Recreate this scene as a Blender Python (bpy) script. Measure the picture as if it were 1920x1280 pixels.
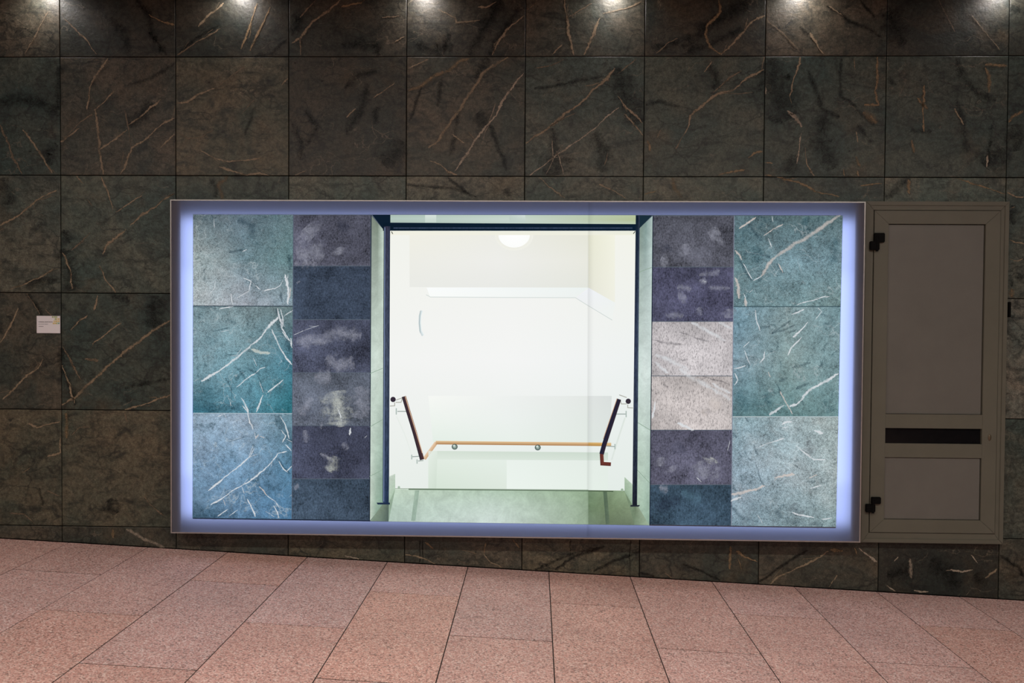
import bpy, bmesh, math, random
from mathutils import Matrix, Vector
random.seed(7)
for o in list(bpy.data.objects): bpy.data.objects.remove(o)
SC = bpy.context.scene
COL = SC.collection

# ------------------------------------------------------------------ camera
CAM_D, CAM_Z = 4.4, 1.27            # distance to the wall face (y = 0), height above the ramp below it
FPX = 1617.8                        # focal length for a 1920 px wide frame
YAW, PITCH, ROLL = 0.027059, 0.021619, 0.006955
def _rot():
    ca, sa = math.cos(YAW), math.sin(YAW); cb, sb = math.cos(PITCH), math.sin(PITCH); cc, sc = math.cos(ROLL), math.sin(ROLL)
    B = Matrix(((1,0,0),(0,0,-1),(0,1,0)))
    Y = Matrix(((ca,0,sa),(0,1,0),(-sa,0,ca))); P = Matrix(((1,0,0),(0,cb,-sb),(0,sb,cb))); Q = Matrix(((cc,-sc,0),(sc,cc,0),(0,0,1)))
    return Q @ P @ Y @ B
RW = _rot()
cam = bpy.data.cameras.new('camera'); cam.sensor_width = 36; cam.lens = FPX/1920*36; cam.clip_start = 0.05
cob = bpy.data.objects.new('camera', cam); COL.objects.link(cob)
M = Matrix((RW[0], -RW[1], -RW[2])).transposed().to_4x4(); M.translation = (0, -CAM_D, CAM_Z)
cob.matrix_world = M; SC.camera = cob

# ------------------------------------------------------------------ world, exposure, ceiling lighting
w = bpy.data.worlds.new('world'); SC.world = w; w.use_nodes = True
w.node_tree.nodes['Background'].inputs[0].default_value = (0.5, 0.45, 0.42, 1)
w.node_tree.nodes['Background'].inputs[1].default_value = 0.02
vs = SC.view_settings; vs.view_transform = 'Standard'; vs.look = 'None'; vs.exposure = 0; vs.gamma = 1; vs.use_curve_mapping = False
CEIL = CAM_Z + 1.69
LAMP_TINT = (1.0, 0.925, 0.85)
SPOT_TINT = (1.0, 0.93, 0.90)
LINE_ROWS = [(-3.1, 31.0), (-5.6, 20.0)]        # y of the ceiling luminaires, watts each
SPOT_X = [-3.5, -2.53, -1.53, -0.58, 0.38, 1.32, 2.33, 3.3]
SPOT_W = 1.25
LED_SIDE, LED_END = 2.6, 3.5
def area(name, loc, rot, sx, sy, watts, col, parent=None, shape='RECTANGLE', spread=180):
    l = bpy.data.lights.new(name, 'AREA'); l.shape = shape; l.size = sx
    if shape == 'RECTANGLE': l.size_y = sy
    l.energy = watts; l.color = col; l.spread = math.radians(spread)
    o = bpy.data.objects.new(name, l); COL.objects.link(o); o.location = loc; o.rotation_euler = rot
    if parent: o.parent = parent
    return o

# ------------------------------------------------------------------ helpers
def at(px, py, y=0.0):
    """point of the plane y = const seen at a pixel of the 1920 x 1280 photograph"""
    d = RW.transposed() @ Vector(((px-960)/FPX, (py-640)/FPX, 1))
    k = (CAM_D+y)/d.y
    return Vector((d.x*k, y, d.z*k+CAM_Z))
PXM = CAM_D/FPX                     # metres per pixel on the wall
def lin(c): c /= 255.0; return c/12.92 if c <= 0.04045 else ((c+0.055)/1.055)**2.4
def rgb(c): return (lin(c[0]), lin(c[1]), lin(c[2]))
def tag(o, label=None, cat=None, group=None, kind=None):
    if label: o['label'] = label
    if cat: o['category'] = cat
    if group: o['group'] = group
    if kind: o['kind'] = kind
    return o
def link(name, me, mat=None, parent=None):
    o = bpy.data.objects.new(name, me); COL.objects.link(o)
    if mat: me.materials.append(mat)
    if parent: o.parent = parent
    return o
def empty(name, loc=(0,0,0)):
    o = bpy.data.objects.new(name, None); COL.objects.link(o); o.location = loc; o.empty_display_size = 0.1
    return o
def bm_box(bm, x0, x1, y0, y1, z0, z1, bevel=0.0, seg=1):
    r = bmesh.ops.create_cube(bm, size=1)
    for v in r['verts']:
        v.co = Vector(((x0+x1)/2+v.co.x*(x1-x0), (y0+y1)/2+v.co.y*(y1-y0), (z0+z1)/2+v.co.z*(z1-z0)))
    if bevel:
        es = {e for v in r['verts'] for e in v.link_edges}
        bmesh.ops.bevel(bm, geom=list(es), offset=bevel, segments=seg, affect='EDGES')
def finish(name, bm, mat, parent=None, smooth=False, origin=None):
    if origin is not None: bmesh.ops.translate(bm, verts=bm.verts, vec=-Vector(origin))
    me = bpy.data.meshes.new(name); bm.to_mesh(me); bm.free()
    if smooth:
        for p in me.polygons: p.use_smooth = True
    o = link(name, me, mat)
    if origin is not None: o.location = origin
    if parent:
        o.parent = parent
        if origin is not None or True:
            o.location = Vector(o.location) - Vector(parent_world(parent))
    return o
def parent_world(p):
    v = Vector(p.location)
    while p.parent: p = p.parent; v += Vector(p.location)
    return v
def box(name, x0, x1, y0, y1, z0, z1, mat, parent=None, bevel=0.0, seg=1):
    bm = bmesh.new(); bm_box(bm, x0, x1, y0, y1, z0, z1, bevel, seg)
    return finish(name, bm, mat, parent, origin=((x0+x1)/2, (y0+y1)/2, (z0+z1)/2))

# ------------------------------------------------------------------ materials
def nt(name):
    m = bpy.data.materials.new(name); m.use_nodes = True; t = m.node_tree; t.nodes.clear()
    out = t.nodes.new('ShaderNodeOutputMaterial')
    return m, t, out
def N(t, typ, **kw):
    n = t.nodes.new(typ)
    for k, v in kw.items():
        if k.startswith('i_'): n.inputs[k[2:].replace('_', ' ')].default_value = v
        else: setattr(n, k, v)
    return n
def L(t, a, b): t.links.new(a, b)
def mathn(t, op, a, b=None, c=None, clamp=False):
    n = t.nodes.new('ShaderNodeMath'); n.operation = op; n.use_clamp = clamp
    for i, v in enumerate((a, b, c)):
        if v is None: continue
        if isinstance(v, (int, float)): n.inputs[i].default_value = v
        else: t.links.new(v, n.inputs[i])
    return n.outputs[0]
def ramp(t, fac, stops):
    n = t.nodes.new('ShaderNodeValToRGB'); e = n.color_ramp.elements
    while len(e) < len(stops): e.new(0.5)
    for el, (p, c) in zip(e, stops): el.position = p; el.color = (c[0], c[1], c[2], 1) if not isinstance(c, (int, float)) else (c, c, c, 1)
    t.links.new(fac, n.inputs[0]); return n.outputs[0]
def mix(t, fac, a, b, mode='MIX'):
    n = t.nodes.new('ShaderNodeMix'); n.data_type = 'RGBA'; n.blend_type = mode
    for s, v in ((n.inputs[0], fac), (n.inputs[6], a), (n.inputs[7], b)):
        if isinstance(v, (int, float)): s.default_value = v
        elif isinstance(v, tuple): s.default_value = (v[0], v[1], v[2], 1)
        else: t.links.new(v, s)
    return n.outputs[2]
def noise(t, vec, scale, detail=4, rough=0.6, dist=0.0):
    n = N(t, 'ShaderNodeTexNoise'); n.inputs['Scale'].default_value = scale; n.inputs['Detail'].default_value = detail
    n.inputs['Roughness'].default_value = rough; n.inputs['Distortion'].default_value = dist
    t.links.new(vec, n.inputs['Vector']); return n.outputs['Fac']
def coords(t, scale=(1,1,1), rot=(0,0,0)):
    tc = N(t, 'ShaderNodeTexCoord'); oi = N(t, 'ShaderNodeObjectInfo')
    c = N(t, 'ShaderNodeCombineXYZ')
    a = mathn(t, 'MULTIPLY', oi.outputs['Random'], 71.3); b = mathn(t, 'MULTIPLY', oi.outputs['Random'], 133.7)
    L(t, a, c.inputs[0]); L(t, b, c.inputs[1]); L(t, a, c.inputs[2])
    v = N(t, 'ShaderNodeVectorMath', operation='ADD'); L(t, tc.outputs['Object'], v.inputs[0]); L(t, c.outputs[0], v.inputs[1])
    mp = N(t, 'ShaderNodeMapping'); mp.inputs['Scale'].default_value = scale; mp.inputs['Rotation'].default_value = rot
    L(t, v.outputs[0], mp.inputs[0]); return v.outputs[0], mp.outputs[0], oi
def principled(t, out, base=None, rough=0.5, spec=0.5, metal=0.0, normal=None):
    p = N(t, 'ShaderNodeBsdfPrincipled')
    for k, v in (('Base Color', base), ('Roughness', rough), ('Specular IOR Level', spec), ('Metallic', metal), ('Normal', normal)):
        if v is None: continue
        if isinstance(v, (int, float)): p.inputs[k].default_value = v
        elif isinstance(v, tuple): p.inputs[k].default_value = (v[0], v[1], v[2], 1)
        else: t.links.new(v, p.inputs[k])
    L(t, p.outputs[0], out.inputs[0]); return p
def bump(t, h, strength=0.2, dist=0.01):
    b = N(t, 'ShaderNodeBump'); b.inputs['Strength'].default_value = strength; b.inputs['Distance'].default_value = dist
    L(t, h, b.inputs['Height']); return b.outputs[0]

def mat_stone():
    m, t, out = nt('serpentine_stone')
    raw, st, oi = coords(t, (1.0, 1.0, 2.4), (0, math.radians(38), 0))
    big = noise(t, raw, 2.6, 6, 0.62, 0.6); streak = noise(t, st, 6.0, 8, 0.68, 1.2)
    fine = noise(t, raw, 55, 5, 0.7); grit = noise(t, raw, 210, 3, 0.7); mid = noise(t, raw, 13, 7, 0.7, 0.8)
    # mid tone of each slab comes from the slab's own colour
    a = mix(t, ramp(t, big, [(0.38, 0.0), (0.62, 1.0)]), mix(t, 1.0, oi.outputs['Color'], (0.66, 0.84, 0.84), 'MULTIPLY'), mix(t, 1.0, oi.outputs['Color'], (1.34, 1.20, 1.06), 'MULTIPLY'))
    dk = mathn(t, 'MULTIPLY', ramp(t, streak, [(0.5, 0.0), (0.66, 1.0)]), 0.68)
    b = mix(t, dk, a, (0.010, 0.014, 0.012))
    b = mix(t, mathn(t, 'MULTIPLY', ramp(t, mid, [(0.34, 1.0), (0.49, 0.0)]), 0.8), b, (0.012, 0.016, 0.014))
    # thin dark cracks and hairline light veins
    vor = N(t, 'ShaderNodeTexVoronoi', feature='DISTANCE_TO_EDGE'); vor.inputs['Scale'].default_value = 5.0
    wv = N(t, 'ShaderNodeVectorMath', operation='ADD'); nz = N(t, 'ShaderNodeTexNoise'); nz.inputs['Scale'].default_value = 7; nz.inputs['Detail'].default_value = 6
    L(t, raw, nz.inputs['Vector']); sc = N(t, 'ShaderNodeVectorMath', operation='SCALE'); sc.inputs['Scale'].default_value = 0.35
    L(t, nz.outputs['Color'], sc.inputs[0]); L(t, st, wv.inputs[0]); L(t, sc.outputs[0], wv.inputs[1]); L(t, wv.outputs[0], vor.inputs['Vector'])
    crack = mathn(t, 'MULTIPLY', ramp(t, vor.outputs['Distance'], [(0.0, 1.0), (0.05, 0.0)]), ramp(t, noise(t, raw, 4.2, 3), [(0.44, 0.0), (0.58, 1.0)]))
    b = mix(t, mathn(t, 'MULTIPLY', crack, 0.75), b, (0.008, 0.010, 0.009))
    vo2 = N(t, 'ShaderNodeTexVoronoi', feature='DISTANCE_TO_EDGE'); vo2.inputs['Scale'].default_value = 3.1; L(t, wv.outputs[0], vo2.inputs['Vector'])
    hair = mathn(t, 'MULTIPLY', ramp(t, vo2.outputs['Distance'], [(0.0, 1.0), (0.012, 0.0)]), ramp(t, noise(t, raw, 5.5, 3), [(0.52, 0.0), (0.6, 1.0)]))
    b = mix(t, mathn(t, 'MULTIPLY', hair, 0.5), b, (0.17, 0.14, 0.10))
    rust = mathn(t, 'MULTIPLY', ramp(t, noise(t, raw, 3.3, 5, 0.6, 0.4), [(0.56, 0.0), (0.74, 1.0)]), 0.45)
    b = mix(t, rust, b, (0.085, 0.058, 0.030))
    g = mathn(t, 'MULTIPLY_ADD', fine, 2.4, -0.12); b = mix(t, 1.0, b, N_gray(t, g), 'MULTIPLY')
    g2 = mathn(t, 'MULTIPLY_ADD', grit, 2.2, -0.05); b = mix(t, 1.0, b, N_gray(t, g2), 'MULTIPLY')
    h = mathn(t, 'ADD', mathn(t, 'MULTIPLY', streak, 0.5), mathn(t, 'MULTIPLY', fine, 0.5))
    principled(t, out, b, mathn(t, 'MULTIPLY_ADD', mid, 0.25, 0.30), 0.4, 0, bump(t, h, 0.5, 0.007))
    return m
def N_gray(t, v):
    c = N(t, 'ShaderNodeCombineColor')
    for i in range(3): L(t, v, c.inputs[i])
    return c.outputs[0]
def soft_strip(t):
    """alpha of a vein band: a ragged bright core where the band is narrow, a torn cloud where it is wide (u coordinate carries which)"""
    uv = N(t, 'ShaderNodeUVMap'); uv.uv_map = 'UVMap'; sx = N(t, 'ShaderNodeSeparateXYZ'); L(t, uv.outputs[0], sx.inputs[0])
    prof = mathn(t, 'SUBTRACT', 1.0, mathn(t, 'ABSOLUTE', sx.outputs[1]))
    tc = N(t, 'ShaderNodeTexCoord'); ob = tc.outputs['Object']
    n1 = noise(t, ob, 70, 6, 0.75); n2 = noise(t, ob, 12, 3, 0.6); n3 = noise(t, ob, 24, 12, 0.82, 0.5); n4 = noise(t, ob, 230, 3, 0.8)
    core = mathn(t, 'ADD', prof, mathn(t, 'MULTIPLY_ADD', n1, 2.0, -1.0))
    core = mathn(t, 'MULTIPLY', mathn(t, 'SUBTRACT', core, 0.34), 3.2, clamp=True)
    core = mathn(t, 'MULTIPLY', core, mathn(t, 'MULTIPLY_ADD', n2, 3.0, -0.45, clamp=True))
    cloud = mathn(t, 'ADD', mathn(t, 'MULTIPLY', prof, 0.75), mathn(t, 'MULTIPLY_ADD', n3, 3.4, -1.7))
    cloud = mathn(t, 'MULTIPLY', mathn(t, 'SUBTRACT', cloud, 0.18), 1.3, clamp=True)
    cloud = mathn(t, 'MULTIPLY', cloud, mathn(t, 'MULTIPLY_ADD', n4, 2.6, -0.6, clamp=True))
    cloud = mathn(t, 'MULTIPLY', cloud, mathn(t, 'MULTIPLY', prof, 2.0, clamp=True))
    m = N(t, 'ShaderNodeMix'); m.data_type = 'FLOAT'; L(t, sx.outputs[0], m.inputs[0]); L(t, core, m.inputs[2]); L(t, cloud, m.inputs[3])
    col = N(t, 'ShaderNodeVertexColor'); col.layer_name = 'Col'
    a = mathn(t, 'MULTIPLY', m.outputs[0], mathn(t, 'MULTIPLY', prof, 6.0, clamp=True))
    a = mathn(t, 'MULTIPLY', a, col.outputs['Alpha'], clamp=True)
    return a, col.outputs['Color'], n1
def mat_vein():
    m, t, out = nt('stone_vein'); a, c, nn = soft_strip(t)
    p = N(t, 'ShaderNodeBsdfPrincipled'); p.inputs['Roughness'].default_value = 0.45; p.inputs['Specular IOR Level'].default_value = 0.3
    L(t, mix(t, 1.0, c, N_gray(t, mathn(t, 'MULTIPLY_ADD', nn, 1.4, 0.3)), 'MULTIPLY'), p.inputs['Base Color'])
    tr = N(t, 'ShaderNodeBsdfTransparent'); ms = N(t, 'ShaderNodeMixShader'); L(t, a, ms.inputs[0]); L(t, tr.outputs[0], ms.inputs[1]); L(t, p.outputs[0], ms.inputs[2]); L(t, ms.outputs[0], out.inputs[0])
    return m
def mat_print_vein():
    m, t, out = nt('backlit_print_vein'); a, c, nn = soft_strip(t)
    e = N(t, 'ShaderNodeEmission'); L(t, c, e.inputs[0])
    tr = N(t, 'ShaderNodeBsdfTransparent'); ms = N(t, 'ShaderNodeMixShader'); L(t, a, ms.inputs[0]); L(t, tr.outputs[0], ms.inputs[1]); L(t, e.outputs[0], ms.inputs[2]); L(t, ms.outputs[0], out.inputs[0])
    return m
def mat_print(name, kind='plain'):
    """a backlit film: the printed colour glows, broken up by the printed texture of the stone"""
    m, t, out = nt(name); col = N(t, 'ShaderNodeVertexColor'); col.layer_name = 'Col'; c = col.outputs['Color']
    raw, st, oi = coords(t, (1, 1, 1))
    if kind == 'green':
        n1 = noise(t, raw, 9, 7, 0.7, 0.6); n2 = noise(t, raw, 85, 5, 0.8); n3 = noise(t, raw, 300, 2, 0.6)
        g = mathn(t, 'ADD', mathn(t, 'MULTIPLY_ADD', n1, 1.7, 0.15), mathn(t, 'MULTIPLY_ADD', n2, 2.0, -1.0)); g = mathn(t, 'ADD', g, mathn(t, 'MULTIPLY_ADD', n3, 2.2, -1.1))
        c = mix(t, mathn(t, 'MULTIPLY', ramp(t, noise(t, raw, 6, 6, 0.7, 0.5), [(0.45, 0.0), (0.66, 1.0)]), 0.4), c, mix(t, 1.0, c, (1.12, 0.90, 0.84), 'MULTIPLY'))
        c = mix(t, 1.0, c, N_gray(t, mathn(t, 'MAXIMUM', g, 0.12)), 'MULTIPLY')
        dk = ramp(t, noise(t, raw, 17, 9, 0.78, 1.0), [(0.33, 1.0), (0.44, 0.0)])
        c = mix(t, mathn(t, 'MULTIPLY', dk, 0.7), c, rgb((28, 62, 74)))
        vo = N(t, 'ShaderNodeTexVoronoi', feature='DISTANCE_TO_EDGE'); vo.inputs['Scale'].default_value = 7
        nz = N(t, 'ShaderNodeTexNoise'); nz.inputs['Scale'].default_value = 9; nz.inputs['Detail'].default_value = 5; L(t, raw, nz.inputs['Vector'])
        s = N(t, 'ShaderNodeVectorMath', operation='SCALE'); s.inputs['Scale'].default_value = 0.3; L(t, nz.outputs['Color'], s.inputs[0])
        ad = N(t, 'ShaderNodeVectorMath', operation='ADD'); L(t, raw, ad.inputs[0]); L(t, s.outputs[0], ad.inputs[1]); L(t, ad.outputs[0], vo.inputs['Vector'])
        cr = mathn(t, 'MULTIPLY', ramp(t, vo.outputs['Distance'], [(0.0, 1.0), (0.03, 0.0)]), ramp(t, noise(t, raw, 8, 3), [(0.5, 0.0), (0.62, 1.0)]))
        c = mix(t, mathn(t, 'MULTIPLY', cr, 0.35), c, rgb((205, 215, 218)))
    elif kind == 'charcoal':
        n1 = noise(t, raw, 7, 6, 0.65, 0.3); n2 = noise(t, raw, 120, 4, 0.8)
        mp = N(t, 'ShaderNodeMapping'); mp.inputs['Scale'].default_value = (3.5, 1, 0.8); L(t, raw, mp.inputs[0]); n3 = noise(t, mp.outputs[0], 90, 3, 0.8)
        g = mathn(t, 'ADD', mathn(t, 'MULTIPLY_ADD', n1, 2.2, -0.1), mathn(t, 'MULTIPLY_ADD', n2, 2.6, -1.3)); g = mathn(t, 'ADD', g, mathn(t, 'MULTIPLY_ADD', n3, 2.4, -1.2))
        c = mix(t, 1.0, c, N_gray(t, mathn(t, 'MAXIMUM', g, 0.2)), 'MULTIPLY')
    elif kind == 'pale':
        mp = N(t, 'ShaderNodeMapping'); mp.inputs['Scale'].default_value = (1.9, 1, 0.75); L(t, raw, mp.inputs[0])
        n1 = noise(t, mp.outputs[0], 110, 6, 0.8, 0.4); n2 = noise(t, raw, 10, 5, 0.6)
        c = mix(t, 1.0, c, N_gray(t, mathn(t, 'MULTIPLY_ADD', n2, 0.8, 0.55)), 'MULTIPLY')
        c = mix(t, mathn(t, 'MULTIPLY', ramp(t, n1, [(0.36, 1.0), (0.52, 0.0)]), 0.75), c, rgb((70, 66, 70)))
    elif kind == 'reveal':
        n1 = noise(t, raw, 14, 6, 0.65, 0.8); n2 = noise(t, raw, 120, 3, 0.7)
        c = mix(t, 1.0, c, N_gray(t, mathn(t, 'ADD', mathn(t, 'MULTIPLY_ADD', n1, 0.7, 0.5), mathn(t, 'MULTIPLY', n2, 0.28))), 'MULTIPLY')
    elif kind == 'metal':
        mp = N(t, 'ShaderNodeMapping'); mp.inputs['Scale'].default_value = (2, 1, 0.5); L(t, raw, mp.inputs[0]); n1 = noise(t, mp.outputs[0], 60, 5, 0.75)
        c = mix(t, 1.0, c, N_gray(t, mathn(t, 'MULTIPLY_ADD', n1, 2.4, -0.2)), 'MULTIPLY')
    e = N(t, 'ShaderNodeEmission'); L(t, c, e.inputs[0]); L(t, e.outputs[0], out.inputs[0])
    return m
def mat_granite():
    m, t, out = nt('pink_granite'); raw, st, oi = coords(t)
    vo = N(t, 'ShaderNodeTexVoronoi'); vo.inputs['Scale'].default_value = 190; L(t, raw, vo.inputs['Vector'])
    sp = N(t, 'ShaderNodeSeparateColor'); L(t, vo.outputs['Color'], sp.inputs[0])
    c = ramp(t, sp.outputs[0], [(0.0, (0.20, 0.130, 0.112)), (0.12, (0.38, 0.232, 0.20)), (0.28, (0.56, 0.305, 0.262)), (0.62, (0.64, 0.378, 0.33)), (0.86, (0.70, 0.50, 0.45)), (1.0, (0.78, 0.62, 0.57))])
    n1 = noise(t, raw, 210, 4, 0.75); c = mix(t, 1.0, c, N_gray(t, mathn(t, 'MULTIPLY_ADD', n1, 1.1, 0.45)), 'MULTIPLY')
    n2 = noise(t, raw, 3.0, 4, 0.6); c = mix(t, 1.0, c, N_gray(t, mathn(t, 'MULTIPLY_ADD', n2, 0.5, 0.75)), 'MULTIPLY')
    c = mix(t, 1.0, c, oi.outputs['Color'], 'MULTIPLY')
    # worn grey smudges
    sm = ramp(t, noise(t, raw, 7, 6, 0.7, 0.8), [(0.60, 0.0), (0.74, 1.0)]); c = mix(t, mathn(t, 'MULTIPLY', sm, 0.35), c, (0.17, 0.125, 0.11))
    principled(t, out, c, 0.55, 0.3, 0, bump(t, n1, 0.12, 0.002)); return m
def mat_plain(name, c, rough=0.5, spec=0.4, metal=0.0, var=0.15, scale=30, bstr=0.0):
    m, t, out = nt(name); raw, st, oi = coords(t); n = noise(t, raw, scale, 5, 0.65)
    b = mix(t, 1.0, c, N_gray(t, mathn(t, 'MULTIPLY_ADD', n, 2*var, 1-var)), 'MULTIPLY')
    principled(t, out, b, mathn(t, 'MULTIPLY_ADD', n, 0.12, rough-0.06), spec, metal, bump(t, n, bstr, 0.002) if bstr else None); return m
def mat_paint(name, c, rough):
    """grey factory paint with scuffs"""
    m, t, out = nt(name); raw, st, oi = coords(t, (1, 1, 0.35), (0, math.radians(20), 0)); n = noise(t, raw, 6, 5, 0.6); s = noise(t, st, 26, 6, 0.7, 0.6)
    b = mix(t, 1.0, c, N_gray(t, mathn(t, 'MULTIPLY_ADD', n, 0.3, 0.85)), 'MULTIPLY')
    b = mix(t, mathn(t, 'MULTIPLY', ramp(t, s, [(0.66, 0.0), (0.76, 1.0)]), 0.25), b, (c[0]*0.45, c[1]*0.45, c[2]*0.45))
    principled(t, out, b, rough, 0.35, 0); return m
def mat_fabric():
    m, t, out = nt('white_diffuser_fabric'); raw, st, oi = coords(t); n = noise(t, raw, 300, 2)
    d = N(t, 'ShaderNodeBsdfDiffuse'); d.inputs[0].default_value = (0.022, 0.021, 0.028, 1)
    tr = N(t, 'ShaderNodeBsdfTranslucent'); c = mix(t, 1.0, (0.8, 0.8, 0.82), N_gray(t, mathn(t, 'MULTIPLY_ADD', n, 0.06, 0.97)), 'MULTIPLY'); L(t, c, tr.inputs[0])
    a = N(t, 'ShaderNodeAddShader'); L(t, d.outputs[0], a.inputs[0]); L(t, tr.outputs[0], a.inputs[1]); L(t, a.outputs[0], out.inputs[0]); return m
def mat_emit(name, c, s):
    m, t, out = nt(name); raw, st, oi = coords(t); e = N(t, 'ShaderNodeEmission'); e.inputs[0].default_value = (c[0], c[1], c[2], 1); e.inputs[1].default_value = s; L(t, e.outputs[0], out.inputs[0]); return m

STONE = mat_stone(); VEIN = mat_vein(); PVEIN = mat_print_vein(); GRANITE = mat_granite()
GROUT = mat_plain('dark_joint_mortar', (0.012, 0.011, 0.010), 0.9, 0.1, var=0.3)
FGROUT = mat_plain('floor_joint_mortar', (0.035, 0.029, 0.026), 0.9, 0.1, var=0.3)
CEILM = mat_plain('ceiling_plaster', (0.34, 0.32, 0.30), 0.8, 0.2, var=0.06)
DARKWALL = mat_plain('far_wall_stone', (0.10, 0.095, 0.085), 0.5, 0.3, var=0.4, scale=4)
ALU = mat_plain('brushed_aluminium', (0.45, 0.43, 0.42), 0.4, 0.5, 0.7, var=0.08)
INNER = mat_plain('lightbox_inner_grey', (0.10, 0.10, 0.11), 0.8, 0.2)
PAINT = mat_paint('grey_olive_paint', (0.120, 0.116, 0.090), 0.5)
PANEL = mat_paint('grey_panel_paint', (0.136, 0.132, 0.118), 0.42)
BLACK = mat_plain('black_plastic', (0.003, 0.003, 0.003), 0.7, 0.1, var=0.2)
DARKGLASS = mat_plain('dark_glass', (0.006, 0.006, 0.007), 0.12, 0.35, var=0.2)
PAPER = mat_plain('white_card', (0.80, 0.78, 0.81), 0.5, 0.3, var=0.02)
INK = mat_plain('grey_ink', (0.10, 0.09, 0.10), 0.7, 0.2)
LENS = mat_emit('lamp_lens', LAMP_TINT, 6.0)
PP = {k: mat_print('backlit_print_'+k, k) for k in ('plain', 'green', 'charcoal', 'pale', 'reveal', 'metal')}
FABRIC = mat_fabric()

# ------------------------------------------------------------------ the setting
RAMP = 0.046514                                   # the floor falls to the right
def floor_z(x): return -RAMP*x
XL, XR = -4.87, 4.80
back = box('wall_back', XL, XR, 0.010, 0.20, -0.35, CEIL+0.1, GROUT); tag(back, 'dark green veined stone slab wall behind the lightbox', kind='structure')
xs = [-2.4534+0.603*k for k in range(-4, 0)] + [-2.4534, -1.8529, -1.2687, -0.6648, -0.0607, 0.5404, 1.1445, 1.7481, 2.3499] + [2.3499+0.603*k for k in range(1, 5)]
zs = [CEIL, 1.3485+CAM_Z, 0.7437+CAM_Z, 0.1387+CAM_Z, -0.4657+CAM_Z, -1.0716+CAM_Z, None]
T = {'b': (0.058, 0.055, 0.044), 'k': (0.036, 0.036, 0.030), 'o': (0.076, 0.072, 0.053), 'g': (0.058, 0.070, 0.059), 'd': (0.042, 0.055, 0.048), 'l': (0.094, 0.098, 0.080), 'v': (0.024, 0.026, 0.022), 'G': (0.070, 0.077, 0.065), 'm': (0.13, 0.122, 0.105)}
ROWT = ['bbbbkkkkbkbkkbbb', 'gggdbokbGgdddggg', 'gggGggllllGlGggg', 'ooobdooooooomooo', 'ooooooooooooGooo', 'bbbbbbobobbvbbbb']
TILES = {}
GAP = 0.0021
for r in range(6):
    for c in range(len(xs)-1):
        k = c-4                                    # k = 0 starts at the joint x = -2.45
        if r in (3, 4) and 1 <= k <= 7: continue   #   # wholly behind the lightbox and the cabinet
        x0, x1 = xs[c]+GAP, xs[c+1]-GAP
        zt = zs[r]-GAP
        zb0, zb1 = (zs[r+1]+GAP,)*2 if zs[r+1] is not None else (floor_z(x0)+0.003, floor_z(x1)+0.003)
        if zt - max(zb0, zb1) < 0.01: continue
        o = Vector(((x0+x1)/2, 0, (zt+(zb0+zb1)/2)/2)); j = random.uniform(-0.0008, 0.0006); bv = 0.002
        f = [(x0, zb0), (x1, zb1), (x1, zt), (x0, zt)]
        ins = [(x0+bv, zb0+bv), (x1-bv, zb1+bv), (x1-bv, zt-bv), (x0+bv, zt-bv)]
        vsx = [(p[0]-o.x, j, p[1]-o.z) for p in ins] + [(p[0]-o.x, j+bv*0.7, p[1]-o.z) for p in f] + [(p[0]-o.x, 0.0101, p[1]-o.z) for p in f]
        fc = [(0,1,2,3)] + [(i+4, (i+1)%4+4, (i+1)%4, i) for i in range(4)] + [(i+8, (i+1)%4+8, (i+1)%4+4, i+4) for i in range(4)] + [(11,10,9,8)]
        me = bpy.data.meshes.new('stone_slab'); me.from_pydata(vsx, [], fc); me.update()
        t = link('stone_slab', me, STONE); t.location = o - parent_world(back); t.parent = back
        base = T[ROWT[r][c]]; s = random.uniform(0.93, 1.08); t.color = (base[0]*s, base[1]*s, base[2]*s, 1)
        TILES[(r, c)] = t

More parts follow.
